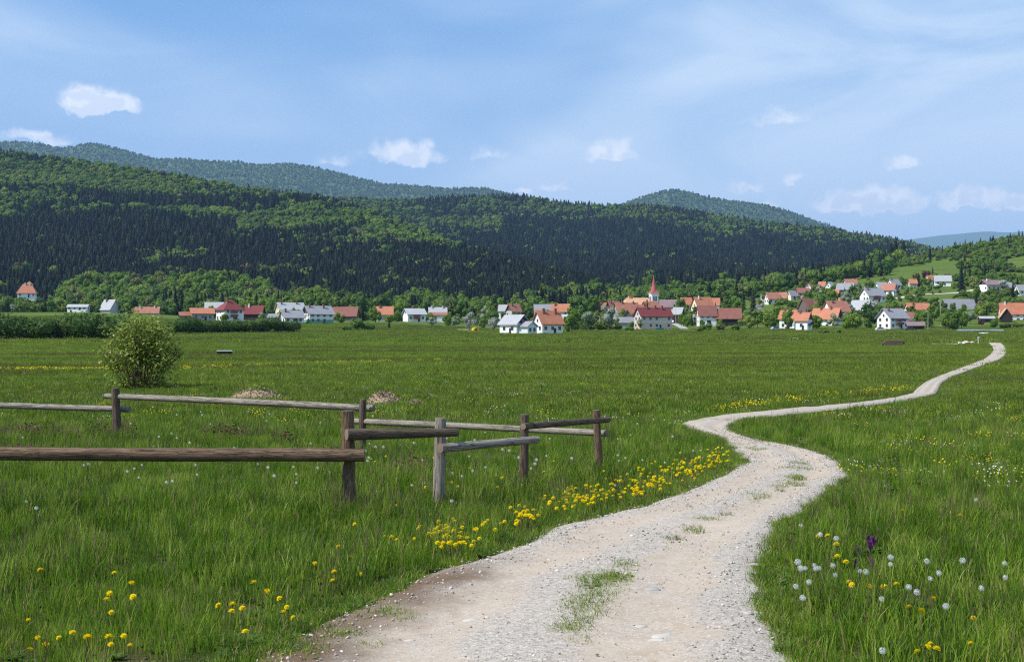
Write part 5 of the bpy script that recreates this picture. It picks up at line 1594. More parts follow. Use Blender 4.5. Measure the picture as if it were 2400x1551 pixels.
# ------------------------------------------------------------------ meadow objects
def trough():
    q = hit(527, 832); s = F / q.y; L = 33 / s / 2
    o = empty('trough', q, R(8)); tag(o, 'low dark box with pale lid alone on the left meadow', 'box')
    mb = MB(); mb.box(-L, L, -.45, .45, .08, .36); link('body', mb.mesh('body', MATS['wood_dark']), o)
    mb = MB(); mb.box(-L * 1.06, L * 1.06, -.52, .52, .363, .44); link('lid', mb.mesh('lid', MATS['w_bluewhite']), o)
    for sx in (-1, 1):
        mb = MB(); mb.box(sx * L * .8 - .06, sx * L * .8 + .06, -.4, .4, 0, .08); link('runner', mb.mesh('runner', MATS['wood_dark']), o)
trough()
def tank():
    q = hit(268, 795); q = q + Vector((0, -4, 0)); s = F / q.y
    o = empty('cart', q, R(-10)); tag(o, 'pale flat cart top half hidden behind the lone shrub', 'cart')
    L = 30 / s / 2; z = 22 / s
    mb = MB(); mb.box(-L, L, -.9, .9, z - .35, z); link('deck', mb.mesh('deck', MATS['w_white']), o)
    for sx in (-.7, .7):
        mb = MB(); mb.tube((sx * L, -.95, .55), (sx * L, -.75, .55), .55, .55, 12); mb.tube((sx * L, .75, .55), (sx * L, .95, .55), .55, .55, 12); mb.box(sx * L - .1, sx * L + .1, -.9, .9, .5, z - .35)
        link('axle', mb.mesh('axle', MATS['wood_dark']), o)
tank()
def logs():
    q = hit(2094, 811); s = F / q.y
    L = 44 / s
    a = R(-6); k = 0
    for layer, cnt in enumerate((5, 4, 3)):
        for i in range(cnt):
            y = (i - (cnt - 1) / 2) * .34
            z = .16 + layer * .29
            o = log('log', (-L / 2 + random.uniform(-.25, .25), 0, 0), (L / 2 + random.uniform(-.25, .25), 0, 0), .165, .14, M_LOGD, None, 300 + k, .05, 8, 10); k += 1
            o.location = q + Vector((0, y, z)); o.rotation_euler = (0, 0, a)
            tag(o, 'dark log in the low stack on the right meadow', 'log', 'logs stacked on the right meadow')
logs()
def rubble():
    rng = np.random.default_rng(8)
    cols = [plain('pale_stone', (.62, .60, .56), .9, .1, .2, 8), plain('tile_fragment', (.50, .20, .09), .9, .1, .2, 8)]
    for i in range(20):
        px = rng.uniform(2246, 2286); q = hit(px, 806 + rng.uniform(-1.5, 1)); s = F / q.y
        z = max(0, (1 - abs(px - 2268) / 22)) * 6 / s * rng.random()
        rad = rng.uniform(.13, .26)
        V = ICO1 * rng.uniform(.7, 1.2, (len(ICO1), 1)) * rad * np.array([1.3, 1, .8])
        o = link('stone', np_mesh('stone', V, np.array(ICO1F), cols[1 if px > 2262 and rng.random() < .55 else 0]))
        o.location = q + Vector((0, 0, z + rad * .5))
        tag(o, 'pale or orange lump in the rubble heap left of the path end', 'stone', 'rubble heap on the right meadow')
    for i, (x0, x1) in enumerate(((2184, 2211), (2218, 2244))):
        q = hit((x0 + x1) / 2, 807); s = F / q.y; L = (x1 - x0) / s / 2
        o = empty('plank', q, R(3)); 
        mb = MB(); mb.box(-L, L, -.2, .2, .02, .16)
        bpy.data.objects.remove(o)
        o = link('plank', mb.mesh('plank', MATS['w_cream'])); o.location = q; o.rotation_euler = (0, 0, R(3))
        tag(o, ('left' if i == 0 else 'right') + ' pale plank lying in the grass beside the rubble', 'plank')
    q = hit(2293, 806); s = F / q.y
    o = empty('water_pump', q); tag(o, 'small grey upright hand pump between rubble and path end', 'pump')
    mb = MB(); mb.tube((0, 0, -.1), (0, 0, 14 / s), .10, .09, 10); mb.tube((0, 0, 14 / s), (0, 0, 17 / s), .16, .10, 10); link('barrel', mb.mesh('barrel', MATS['w_grey']), o)
    mb = MB(); mb.tube((0, 0, 15 / s), (.35, 0, 17 / s), .04, .03, 8); link('handle', mb.mesh('handle', MATS['w_grey']), o)
    mb = MB(); mb.tube((0, 0, 11 / s), (-.3, -.05, 10 / s), .05, .05, 8); link('spout', mb.mesh('spout', MATS['w_grey']), o)
rubble()

def car(px, base, w, rot, col, label):
    q = hit(px, base); s = F / q.y; L = 4.2
    o = empty('parked_car', q + Vector((0, 0, .12)), R(rot)); tag(o, label, 'car')
    m = plain('car_paint_' + label.split()[0], col, .25, .6, .05, 1)
    prof = [(-2.1, .35), (2.1, .35), (2.12, .75), (1.2, .92), (.55, 1.42), (-1.35, 1.45), (-2.0, .95), (-2.12, .6)]
    mb = MB(); mb.prism(prof, -.82, .82); link('body', mb.mesh('body', m), o)
    mb = MB(); mb.prism([(1.02, .95), (.5, 1.36), (-1.28, 1.38), (-1.75, .97)], -.835, .835); link('side_window', mb.mesh('side_window', MATS['glass']), o)
    for sx in (-1.35, 1.35):
        for sy in (-.8, .62):
            mb = MB(); mb.tube((sx, sy, .32), (sx, sy + .18, .32), .33, .33, 14); wv = link('wheel', mb.mesh('wheel', MATS['wood_dark']), o)
            mb = MB(); mb.tube((sx, sy - .01, .32), (sx, sy + .19, .32), .19, .19, 10); link('rim', mb.mesh('rim', MATS['w_grey']), wv)
    for sy in (-.6, .6):
        mb = MB(); mb.box(2.08, 2.14, sy - .16, sy + .16, .55, .72); link('headlight', mb.mesh('headlight', MATS['frame']), o)
car(1818, 774, 14, 20, (.30, .36, .44), 'silver blue car parked in the yard left of the twin gables')
car(1845, 773, 12, 80, (.03, .03, .035), 'dark car parked before the left twin gable')
car(2064, 776, 20, 8, (.55, .50, .48), 'pale car on the meadow edge before the white house with chimney')
car(2134, 775, 14, 0, (.02, .02, .025), 'black car under the carport at the right road')
car(1577, 757, 8, 70, (.8, .8, .8), 'white car on the lane beside the inn')
def lamp(px, base, top, label):
    q = hit(px, base); s = F / q.y; h = (base - top) / s
    o = empty('street_lamp', q); tag(o, label, 'street lamp')
    mb = MB(); mb.tube((0, 0, -.3), (0, 0, h), .12, .08, 8); link('pole', mb.mesh('pole', MATS['w_grey']), o)
    mb = MB(); mb.box(-1.0, .1, -.15, .15, h, h + .2); link('lamp_head', mb.mesh('lamp_head', MATS['w_white']), o)
lamp(1584, 765, 712, 'tall street lamp on the lane right of the inn')
lamp(2175, 774, 730, 'street lamp by the right road beside the carport')
lamp(2204, 765, 706, 'tall thin street lamp left of the large grey barn')
lamp(1345 + 60, 772, 742, 'short lamp post between the blossoming trees')
def misc():
    q = hit(1114, 776); o = empty('tent', q, R(20)); tag(o, 'small yellow tent under the big pale pear tree', 'tent')
    mb = MB(); mb.prism([(-1.4, 0), (1.4, 0), (1.1, 1.2), (0, 1.6), (-1.1, 1.2)], -1.2, 1.2); link('cover', mb.mesh('cover', plain('yellow_cloth', (.75, .42, .03), .8, .2, .1, 2)), o)
    mb = MB(); mb.box(-.4, .4, -1.23, -1.2, 0, 1.1); link('opening', mb.mesh('opening', MATS['wood_dark']), o)
    q = hit(1545, 775); o = empty('container', q, R(4)); tag(o, 'teal covered container before the inn', 'container')
    mb = MB(); mb.prism([(-1.8, 0), (1.8, 0), (2.0, .9), (1.6, 1.3), (-1.6, 1.3), (-2.0, .9)], -1, 1); link('body', mb.mesh('body', plain('teal_tarp', (.02, .20, .18), .6, .3, .1, 2)), o)
    mb = MB(); mb.box(-2.05, 2.05, -1.05, 1.05, .86, .98); link('rim', mb.mesh('rim', MATS['wood_dark']), o)
    q = hit(2297, 776.5); s = F / q.y; L = 106 / s / 2
    o = empty('row_cover', q, R(0)); tag(o, 'long pale blue row cover lying along the right meadow edge', 'cover')
    mb = MB(); mb.prism([(-.9, 0), (.9, 0), (.7, .55), (0, .8), (-.7, .55)], -L, L); c = link('sheet', mb.mesh('sheet', plain('pale_blue_sheet', (.20, .26, .32), .5, .4, .12, .6)), o); c.rotation_euler = (0, 0, R(90))
    mb = MB(); mb.box(-L, L, -1.0, -.9, 0, .1); link('edge_board', mb.mesh('edge_board', MATS['wood_grey']), o)
    q = hit(2305, 783); o = empty('boat', q, R(-6), (.6, .6, .6)); tag(o, 'small white upturned boat on the meadow below the row cover', 'boat')
    V = []; 
    for i in range(9):
        f = i / 8; ww = .75 * math.sin(math.pi * min(1, f * .75 + .22)) ** .8; zz = .75 + .25 * f
        V += [(-2.4 + 4.8 * f, -ww, 0), (-2.4 + 4.8 * f, -ww * .6, zz * .7), (-2.4 + 4.8 * f, 0, zz), (-2.4 + 4.8 * f, ww * .6, zz * .7), (-2.4 + 4.8 * f, ww, 0)]
    Fc = [(i * 5 + j, i * 5 + j + 1, i * 5 + j + 6, i * 5 + j + 5) for i in range(8) for j in range(4)] + [(4, 3, 2, 1, 0), (40, 41, 42, 43, 44)]
    mb = MB(); mb.add(V, Fc); link('hull', mb.mesh('hull', MATS['w_white']), o)
    mb = MB(); mb.box(-2.2, 2.2, -.04, .04, .98, 1.06); link('keel', mb.mesh('keel', MATS['wood_grey']), o)
    # white sheets on the grass
    for (px, row, w, lab) in ((289, 735, 28, 'thin white sheet lying on the left crest'), (1860, 796, 28, 'pale sheet lying on the meadow before the twin gables')):
        q = hit(px, row); s = F / q.y; L = w / s / 2
        mb = MB()
        n = 12; V = []
        for i in range(n + 1):
            for j in range(5):
                V.append((-L + 2 * L * i / n, -1.2 + 2.4 * j / 4, .22 + .18 * float(vnoise(i * .7 + px, j * .8))))
        mb.add(V, [(i * 5 + j, i * 5 + j + 1, i * 5 + j + 6, i * 5 + j + 5) for i in range(n) for j in range(4)])
        o = link('ground_sheet', mb.mesh('ground_sheet', MATS['w_white'], True)); o.location = q; tag(o, lab, 'sheet')
misc()

# ------------------------------------------------------------------ grass
def grass_mat(name, stops, trans, patch=True):
    m = Mat(name)
    c = m.ramp(m.rand(), stops)
    if patch:
        p = m.pos()
        n = m.noise(m.mapping(p, (0.30, 0.55, 0.0)), 1.0, 3, .6)
        c = m.mix(m.math('MULTIPLY', m.step(n, .55, .76), .35), c, (.150, .165, .036))
        st = m.noise(m.mapping(p, (0.02, 0.11, 0.0), (3.1, 0, 0), (0, 0, 0.10)), 1.0, 5, 0.6, 0.6)
        sy = m.node('ShaderNodeSeparateXYZ'); m.L.new(p, sy.inputs[0])
        ff = m.step(sy.outputs[1], 22, 60)
        c = m.mix(m.math('MULTIPLY', m.math('MULTIPLY', m.step(st, .50, .58), .75), ff), c, (.225, .295, .034))
        c = m.mix(m.math('MULTIPLY', m.math('MULTIPLY', m.step(st, .47, .40), .75), ff), c, (.122, .112, .034))
        n2 = m.noise(m.mapping(p, (0.8, 0.8, 0.0)), 1.0, 2, .6)
        c = m.mix(m.math('MULTIPLY', m.step(n2, .5, .75), .5), c, (.155, .285, .034))
    return m.done(m.leaf(c, trans, .45, .22))
GR_NEAR = [(0.0, (.046, .108, .009)), (.35, (.108, .208, .013)), (.7, (.190, .300, .020)), (1.0, (.320, .400, .060))]
GR_FAR = [(0.0, (.118, .182, .016)), (1.0, (.178, .240, .022))]
M_GRASS_FAR = grass_mat('far_grass_blades', GR_FAR, .45)
M_GRASS = grass_mat('grass_blades', GR_NEAR, .45)
M_STALK = plain('grass_seed_stalks', (.120, .085, .050), .8, .2, .4, 6)
M_STRAW = plain('dry_straw', (.26, .20, .10), .8, .2, .3, 6)
M_WEED = grass_mat('broad_weed_leaves', [(0.0, (.075, .135, .020)), (1.0, (.140, .210, .034))], .4, False)

def tuft(name, seed, n, rad, hmin, hmax, wid, lean=.35, stalks=.06, straw=.03, gm=None):
    rng = np.random.default_rng(seed)
    V = []; Fq = []; mi = []; b = 0
    for i in range(n):
        r = rad * math.sqrt(rng.random()); a = rng.uniform(0, 6.28)
        x, y = r * math.cos(a), r * math.sin(a)
        h = rng.uniform(hmin, hmax); w = wid * rng.uniform(.7, 1.3)
        t = rng.random(); mat = 1 if t < stalks else (2 if t < stalks + straw else 0)
        if mat == 1: h *= rng.uniform(1.1, 1.4); w *= .7
        da = rng.uniform(0, 6.28); ln = lean * h * rng.uniform(.2, 1.3) * (.4 if mat == 1 else 1)
        dx, dy = math.cos(da), math.sin(da)
        fa = rng.uniform(0, 3.14); sx, sy = math.cos(fa) * w / 2, math.sin(fa) * w / 2
        segs = ((0, 0, 1.0), (.4, .16, .95), (.75, .52, .7), (1.0, 1.0, .12))
        if mat == 1: segs = ((0, 0, .5), (.62, .3, .45), (.72, .42, 1.5), (1.0, 1.0, .2))
        for f, l, k in segs:
            zz = h * f * (1 - .12 * l)
            cx, cy = x + dx * ln * l, y + dy * ln * l
            V += [(cx - sx * k, cy - sy * k, zz), (cx + sx * k, cy + sy * k, zz)]
        for k in range(3):
            Fq.append((b + 2 * k, b + 2 * k + 1, b + 2 * k + 3, b + 2 * k + 2)); mi.append(mat)
        b += 8
    return np_mesh(name, np.array(V), np.array(Fq), [gm or M_GRASS, M_STALK, M_STRAW], mi)

def weed(name, seed, n=16, R_=.085):
    rng = np.random.default_rng(seed)
    V = []; Fq = []; b = 0
    for i in range(n):
        a = rng.uniform(0, 6.28); L = R_ * rng.uniform(.6, 1.3); w = L * rng.uniform(.14, .24); up = rng.uniform(.5, 1.3)
        dx, dy = math.cos(a), math.sin(a)
        for f, k in ((0.05, .25), (.4, .8), (.72, 1.0), (1.0, .1)):
            z = L * up * (f - .55 * f * f) + .01
            cx, cy = dx * L * f, dy * L * f
            V += [(cx - dy * w * k, cy + dx * w * k, z), (cx + dy * w * k, cy - dx * w * k, z)]
        for k in range(3): Fq.append((b + 2 * k, b + 2 * k + 1, b + 2 * k + 3, b + 2 * k + 2))
        b += 8
    return np_mesh(name, np.array(V), np.array(Fq), M_WEED)

NEAR = [tuft('near_%d' % i, 400 + i, 34, .14, .14, .30, .0062) for i in range(5)] + [tuft('near_tall_%d' % i, 410 + i, 30, .12, .25, .42, .0060, .30, .12) for i in range(2)]
SHORT = [tuft('short_%d' % i, 420 + i, 36, .11, .05, .12, .0052, .6, .02, .10) for i in range(3)]
WEEDS = [weed('weed_%d' % i, 430 + i) for i in range(3)]
MID = [tuft('mid_%d' % i, 440 + i, 60, .42, .14, .30, .017, .35, .06, .01, M_GRASS_FAR if i % 2 else None) for i in range(4)]
FARG2 = [tuft('farh_%d' % i, 460 + i, 110, 3.2, .18, .42, .16, .4, .03, .0, M_GRASS_FAR) for i in range(3)]
FARG = [tuft('farg_%d' % i, 450 + i, 80, 1.3, .16, .32, .045, .4, .04, .0, M_GRASS_FAR) for i in range(3)]
C_NEAR = proto_collection('near_tuft', NEAR + SHORT + WEEDS)      # 0-4 normal 5-6 tall 7-9 short 10-12 weed
C_MID = proto_collection('mid_tuft', MID)
C_FAR = proto_collection('far_tuft', FARG)
C_FAR2 = proto_collection('farther_tuft', FARG2)

def field_points(y0, y1, dens, rng, half=.50, extra=1.5):
    A = half * (y1 ** 2 - y0 ** 2) + 2 * extra * (y1 - y0)
    n = int(A * dens)
    y = np.sqrt(rng.uniform(y0 ** 2, y1 ** 2, n)); x = rng.uniform(-1, 1, n) * (half * y + extra)
    return x, y

def grass_layer(name, label, col, y0, y1, dens, seed, kinds, sc=(.8, 1.25), fade=0):
    rng = np.random.default_rng(seed)
    x, y = field_points(y0, y1, dens, rng)
    inside = in_poly(x, y, PATH_POLY)
    x, y = x[~inside], y[~inside]
    dl = edge_dist(x, y, PL2); dr = edge_dist(x, y, PR2)
    n = len(x)
    k = kinds(x, y, dl, dr, rng)
    keep = k >= 0
    x, y, dl, dr, k = x[keep], y[keep], dl[keep], dr[keep], k[keep]
    n = len(x)
    ns = fbm(x * .5 + 3, y * .5, 3)
    s = rng.uniform(*sc, n) * (.72 + .56 * ns)
    e = np.minimum(dl, dr)
    s = np.where((k >= 7) & (k <= 9) & (y < 25), s * 1.45, s)
    s *= np.where(e < .35, .68 + .32 * e / .35, 1)
    hz = s * rng.uniform(.85, 1.15, n)
    rot = np.zeros((n, 3)); rot[:, 2] = rng.uniform(0, 6.28, n); rot[:, 0] = rng.normal(0, .06, n); rot[:, 1] = rng.normal(.04, .06, n)
    P = np.stack([x, y, ground_z(x, y) - .01], 1)
    near = np.minimum(dl, dr) < np.where(y > 26, .9, 0)
    hz = np.where(near, hz * .45, hz)
    return scatter(name, col, P, rot, np.stack([s, s, hz], 1), k, label)

def k_near(x, y, dl, dr, rng):
    n = len(x)
    k = rng.integers(0, 5, n)
    ns = fbm(x * .9 + 7, y * .9 + 2, 3)
    k = np.where((ns > .60) & (rng.random(n) < .5), rng.integers(5, 7, n), k)
    # verge of the path: short grass and flat weeds, the near left corner worn to soil
    k = np.where((dl < .16) & (rng.random(n) < .7), rng.integers(7, 10, n), k)
    k = np.where((dl < .9) & (rng.random(n) < .30), rng.integers(10, 13, n), k)
    k = np.where((dr < .18) & (rng.random(n) < .7), rng.integers(7, 10, n), k)
    k = np.where((dr < .8) & (rng.random(n) < .15), rng.integers(10, 13, n), k)
    k = np.where((rng.random(n) < .05 + .18 * (fbm(x * .7 + 31, y * .7 + 12, 2) > .58)), rng.integers(10, 13, n), k)
    soil = (dl < .12) & (y < 10)
    k = np.where(soil & (rng.random(n) < .3), -1, k)
    return k
grass_layer('grass', 'tall meadow grass in the foreground', C_NEAR, 4.6, 13, 64, 501, k_near, (.62, .98))
grass_layer('grass', 'meadow grass around the fence and the first bend', C_NEAR, 13, 24, 34, 502, k_near, (.68, 1.0))
grass_layer('grass', 'meadow grass in the middle distance', C_MID, 23, 62, 9, 503, lambda x, y, dl, dr, rng: np.where(rng.random(len(x)) < np.clip((62 - y) / 12, 0, 1), rng.integers(0, 4, len(x)), -1), (.55, .85))
grass_layer('grass', 'thin grass of the far meadow below the village', C_FAR2, 200, 590, .085, 505, lambda x, y, dl, dr, rng: np.where(rng.random(len(x)) < np.clip((y - 190) / 120, 0, 1), rng.integers(0, 3, len(x)), -1), (.6, 1.0))
grass_layer('grass', 'distant meadow grass', C_FAR, 48, 330, .85, 504, lambda x, y, dl, dr, rng: np.where(rng.random(len(x)) < np.clip((330 - y) / 260, 0, 1) ** 1.6 * np.clip((y - 46) / 14, 0, 1), rng.integers(0, 3, len(x)), -1), (.5, .8))

# ragged grass rim right along the gravel
def rim_grass():
    rng = np.random.default_rng(511)
    P = []; S = []; K = []
    for line, sgn in ((PL2, -1), (PR2, 1)):
        ii = np.where((line[:, 1] > 4.8) & (line[:, 1] < 30) & (_t < 200))[0]
        for j in range(3600):
            i = rng.choice(ii); f = rng.random()
            q = line[i] * (1 - f) + line[min(i + 1, len(line) - 1)] * f
            off = rng.exponential(.13) - .07
            if sgn < 0 and q[1] < 10 and off < .04 and rng.random() < .7: continue
            if fbm(q[0] * 2.5, q[1] * 2.5, 2) < .40 and off < .0: continue
            q = q + sgn * _dir[i] * off
            s = rng.uniform(.55, 1.0); kk = rng.random()
            P.append((q[0], q[1], float(ground_z(q[0], q[1])) - .005)); S.append((s, s, s * rng.uniform(.6, 1.1)))
            K.append(rng.integers(7, 10) if kk < .72 else (rng.integers(10, 13) if kk < .82 else rng.integers(0, 5)))
    n = len(P); rot = np.zeros((n, 3)); rot[:, 2] = rng.uniform(0, 6.28, n); rot[:, :2] = rng.normal(0, .12, (n, 2))
    S = np.array(S); K = np.array(K); S[K < 7] *= .6
    scatter('grass', C_NEAR, P, rot, S, K, 'ragged rim of short grass along the gravel track')
rim_grass()
def post_tufts():
    rng = np.random.default_rng(512)
    P = []; S = []; K = []
    for (px, row, n, rad, sc) in ((800, 1216, 26, .25, .9), (870, 1246, 60, .45, .85), (1027, 1202, 22, .2, .8), (1227, 1172, 20, .2, .85), (1406, 1130, 18, .2, .9), (277, 1050, 22, .25, .9), (848, 1084, 16, .2, .8), (330, 912, 70, .9, 1.3)):
        q = hit(px, row)
        for i in range(n):
            a = rng.uniform(0, 6.28); r = rad * math.sqrt(rng.random()); s = sc * rng.uniform(.75, 1.2)
            P.append((q.x + r * math.cos(a), q.y + r * math.sin(a), q.z - .01)); S.append((s, s, s)); K.append(rng.integers(5, 7) if rng.random() < .6 else rng.integers(0, 5))
    n = len(P); rot = np.zeros((n, 3)); rot[:, 2] = rng.uniform(0, 6.28, n)
    scatter('grass', C_NEAR, P, rot, S, K, 'lush taller grass at the feet of the fence posts')
post_tufts()

# ------------------------------------------------------------------ stones and gravel on the path
def path_point(u, t):
    i = int(np.clip(t, 0, len(PL) - 1)); a, b = PL2[i], PR2[i]
    return a * (1 - u) + b * u
_near = np.where((PL[:, 1] > 5.6) & (PL[:, 1] < 30) & (_t < 180))[0]
M_PEB = Mat('pebbles'); _c = M_PEB.ramp(M_PEB.rand(), [(0, (.22, .185, .15)), (.4, (.38, .33, .28)), (.8, (.48, .43, .37)), (1, (.60, .56, .50))]); M_PEB = M_PEB.done(M_PEB.principled(_c, .9, .15))
def pebbles():
    rng = np.random.default_rng(61)
    protos = []
    for i in range(4):
        V = ICO0 * rng.uniform(.7, 1.25, (len(ICO0), 1)) * np.array([1.2, .95, .62]) if i < 2 else ICO1 * rng.uniform(.8, 1.2, (len(ICO1), 1)) * np.array([1.3, .9, .55])
        protos.append(np_mesh('pebble_%d' % i, V, np.array(ICO0F if i < 2 else ICO1F), M_PEB))
    col = proto_collection('pebble', protos)
    n = 20000
    idx = rng.choice(_near, n)
    u = rng.random(n)
    edge = rng.random(n) < .45
    u = np.where(edge, np.where(rng.random(n) < .6, rng.beta(1.2, 6, n), 1 - rng.beta(1.2, 7, n)), u)
    A = PL2[idx] * (1 - u[:, None]) + PR2[idx] * u[:, None] + rng.normal(0, .05, (n, 2))
    arch = np.minimum(1, np.minimum(u, 1 - u) / .10)
    z = .008 + arch * (.060 - .028 * (np.exp(-((u - .27) / .11) ** 2) + np.exp(-((u - .70) / .11) ** 2)))
    s = rng.lognormal(math.log(.0050), .5, n) * np.where((np.abs(u - .27) < .08) | (np.abs(u - .7) < .08), .7, 1)
    s = np.clip(s, .003, .013)
    rot = rng.uniform(0, 6.28, (n, 3)) * np.array([.1, .1, 1])
    scatter('gravel', col, np.stack([A[:, 0], A[:, 1], z], 1), rot, np.stack([s, s, s], 1), rng.integers(0, 4, n), 'loose gravel on the near track')
pebbles()
def embedded_stones():
    rng = np.random.default_rng(62)
    pale = plain('pale_limestone', (.46, .42, .37), .85, .2, .18, 14); grey = plain('blue_grey_limestone', (.33, .32, .32), .85, .2, .2, 14)
    spots = [(1105, 1452, .09, 0), (1235, 1440, .13, 0), (1195, 1452, .08, 0), (1560, 1487, .06, 0), (1555, 1490, .12, 0), (1590, 1443, .06, 0), (1500, 1467, .06, 0), (1690, 1437, .10, 0), (1745, 1436, .09, 0),
             (1530, 1380, .09, 1), (1680, 1322, .07, 1), (1770, 1322, .09, 1), (1545, 1500, .09, 0), (1780, 1258, .06, 0), (1320, 1350, .07, 0), (1580, 1218, .06, 0), (1650, 1468, .08, 0), (1230, 1505, .07, 0),
             (1100, 1540, .06, 0), (1260, 1412, .06, 0), (1700, 1385, .08, 1), (1450, 1266, .06, 0), (1700, 1200, .05, 0), (1610, 1525, .07, 0), (1715, 1530, .08, 0), (960, 1500, .05, 0)]
    for px, row, r, k in spots:
        r *= .6
        Y = F * (H - .045) / (row - HR); x = (px - 1200) / F * Y
        V = ICO1 * rng.uniform(.75, 1.15, (len(ICO1), 1)) * np.array([r * 1.2, r * .8, r * .22])
        o = link('stone', np_mesh('stone', V, np.array(ICO1F), grey if k else pale, smooth=False))
        o.location = (x, Y, .045 - r * .04); o.rotation_euler = (0, 0, rng.uniform(-.5, .5))
        tag(o, ('blue-grey' if k else 'pale') + ' stone embedded in the near gravel track', 'stone', ('blue-grey' if k else 'pale') + ' stones embedded in the track')
embedded_stones()

# grass tufts growing on the crown of the track
def centre_grass():
    rng = np.random.default_rng(63)
    P = []; S = []; K = []
    for (px, row, rx, ry, n) in ((1362, 1425, 36, 26, 130), (1395, 1385, 40, 22, 110), (1430, 1352, 34, 16, 70), (1465, 1328, 24, 10, 26), (1325, 1475, 26, 10, 22), (1330, 1500, 30, 6, 6), (1650, 1218, 28, 6, 12), (1690, 1208, 12, 4, 5), (1620, 1240, 16, 6, 6), (1580, 1262, 20, 8, 6),
                                 (1770, 1165, 30, 8, 16), (1815, 1145, 20, 6, 8), (1860, 1120, 22, 8, 22), (1850, 1132, 24, 5, 12), (1865, 1098, 26, 6, 14), (1868, 1088, 22, 4, 8), (1790, 1056, 30, 3, 6), (1760, 1048, 30, 3, 6), (1680, 985, 40, 2, 5), (1650, 1002, 10, 2, 3),
                                 (820, 1490, 60, 20, 18), (700, 1520, 70, 20, 22), (900, 1440, 40, 14, 14), (2170, 908, 8, 4, 5), (2230, 882, 30, 4, 14), (2290, 860, 30, 3, 14)):
        for i in range(n):
            a = px + rng.normal() * rx * .55; b = row + rng.normal() * ry * .55
            Y = F * (H - .05) / (b - HR); s = rng.uniform(.45, .95)
            P.append(((a - 1200) / F * Y, Y, .03 + float(ground_z((a - 1200) / F * Y, Y)))); S.append((s, s, s * rng.uniform(.5, .9))); K.append(rng.integers(7, 10) if rng.random() < .9 else rng.integers(10, 13))
    n = len(P); rot = np.zeros((n, 3)); rot[:, 2] = rng.uniform(0, 6.28, n)
    scatter('grass', C_NEAR, P, rot, S, K, 'short grass tufts on the crown of the track')
centre_grass()

# ------------------------------------------------------------------ dandelions
M_YEL = Mat('dandelion_yellow'); _c = M_YEL.ramp(M_YEL.rand(), [(0, (.90, .68, .008)), (1, (.94, .78, .014))]); M_YEL = M_YEL.done(M_YEL.leaf(_c, .45, .7, .1))
M_STEM = plain('flower_stem', (.14, .14, .05), .7, .2, .3, 10)
def flower_mesh(seed, r=.0225):
    rng = np.random.default_rng(seed); V = []; Fq = []; b = 0
    for ring, (n, R_, up) in enumerate(((18, 1.0, -.05), (15, .85, .22), (11, .58, .55))):
        for i in range(n):
            a = 6.283 * (i + rng.uniform(-.3, .3)) / n; L = r * R_ * rng.uniform(.88, 1.1); w = r * .16
            dx, dy = math.cos(a), math.sin(a); z0 = .004 * ring
            V += [(0, 0, z0), (dx * L * .6 - dy * w, dy * L * .6 + dx * w, z0 + L * up * .55 + .002), (dx * L, dy * L, z0 + L * up * .6), (dx * L * .6 + dy * w, dy * L * .6 - dx * w, z0 + L * up * .55 + .002)]
            Fq.append((b, b + 1, b + 2, b + 3)); b += 4
    return np_mesh('flower_head', np.array(V), np.array(Fq), M_YEL)
def stem_mesh():
    mb = MB(); mb.tube((0, 0, -.3), (.01, 0, -.12), .003, .003, 5, cap=False); mb.tube((.01, 0, -.12), (0, 0, 0), .003, .0028, 5, cap=False)
    return mb.mesh('stem', M_STEM)
FLO = [flower_mesh(i) for i in range(3)]; STEM = stem_mesh()
M_CLOCK = Mat('dandelion_fluff'); M_CLOCK = M_CLOCK.done(M_CLOCK.leaf((.78, .77, .75), .5, .9, .05))
def clock_mesh():
    rng = np.random.default_rng(5)
    n = 130
    d = rng.normal(size=(n, 3)); d /= np.linalg.norm(d, axis=1)[:, None]
    V, Fq = leaf_quads(d * .0205, d + .15 * rng.normal(size=(n, 3)), .0034, rng, .55)
    V2, F2 = leaf_quads(d[:60] * .012, np.cross(d[:60], rng.normal(size=(60, 3))), .0009, rng, 8.0)
    V3 = ICO0 * .006; T = np.array(ICO0F)
    V = np.concatenate([V, V2, V3]); Fq = np.concatenate([Fq, F2 + 4 * n])
    tri = np.concatenate([Fq[:, [0, 1, 2]], Fq[:, [0, 2, 3]], T + 4 * n + 240])
    return np_mesh('seed_head', V + np.array([0, 0, .02]), tri, M_CLOCK)
CLK = clock_mesh()
def flower(kind, px, row, z, label, group, rng, sc=1.0):
    Y = F * (H - z) / (row - HR); x = (px - 1200) / F * Y
    if in_poly(np.array([x]), np.array([Y]), PATH_POLY)[0]: return
    g = float(ground_z(x, Y))
    o = empty('dandelion' if kind == 'y' else 'dandelion_clock', (x, Y, z + g), rng.uniform(0, 6.28), (sc, sc, sc))
    tag(o, label, 'flower', group)
    hd = link('flower_head' if kind == 'y' else 'seed_head', FLO[rng.integers(0, 3)] if kind == 'y' else CLK, o)
    hd.rotation_euler = (rng.normal(0, .2), rng.normal(0, .2), 0)
    if kind == 'y': hd.rotation_euler = (rng.normal(.38, .2), rng.normal(-.15, .2), rng.uniform(0, 6.28)); hd.rotation_mode = 'ZYX'
    st = link('stem', STEM, o); st.rotation_euler = (rng.normal(0, .12), rng.normal(0, .12), 0); st.scale = (1, 1, (z + .02) / .3)
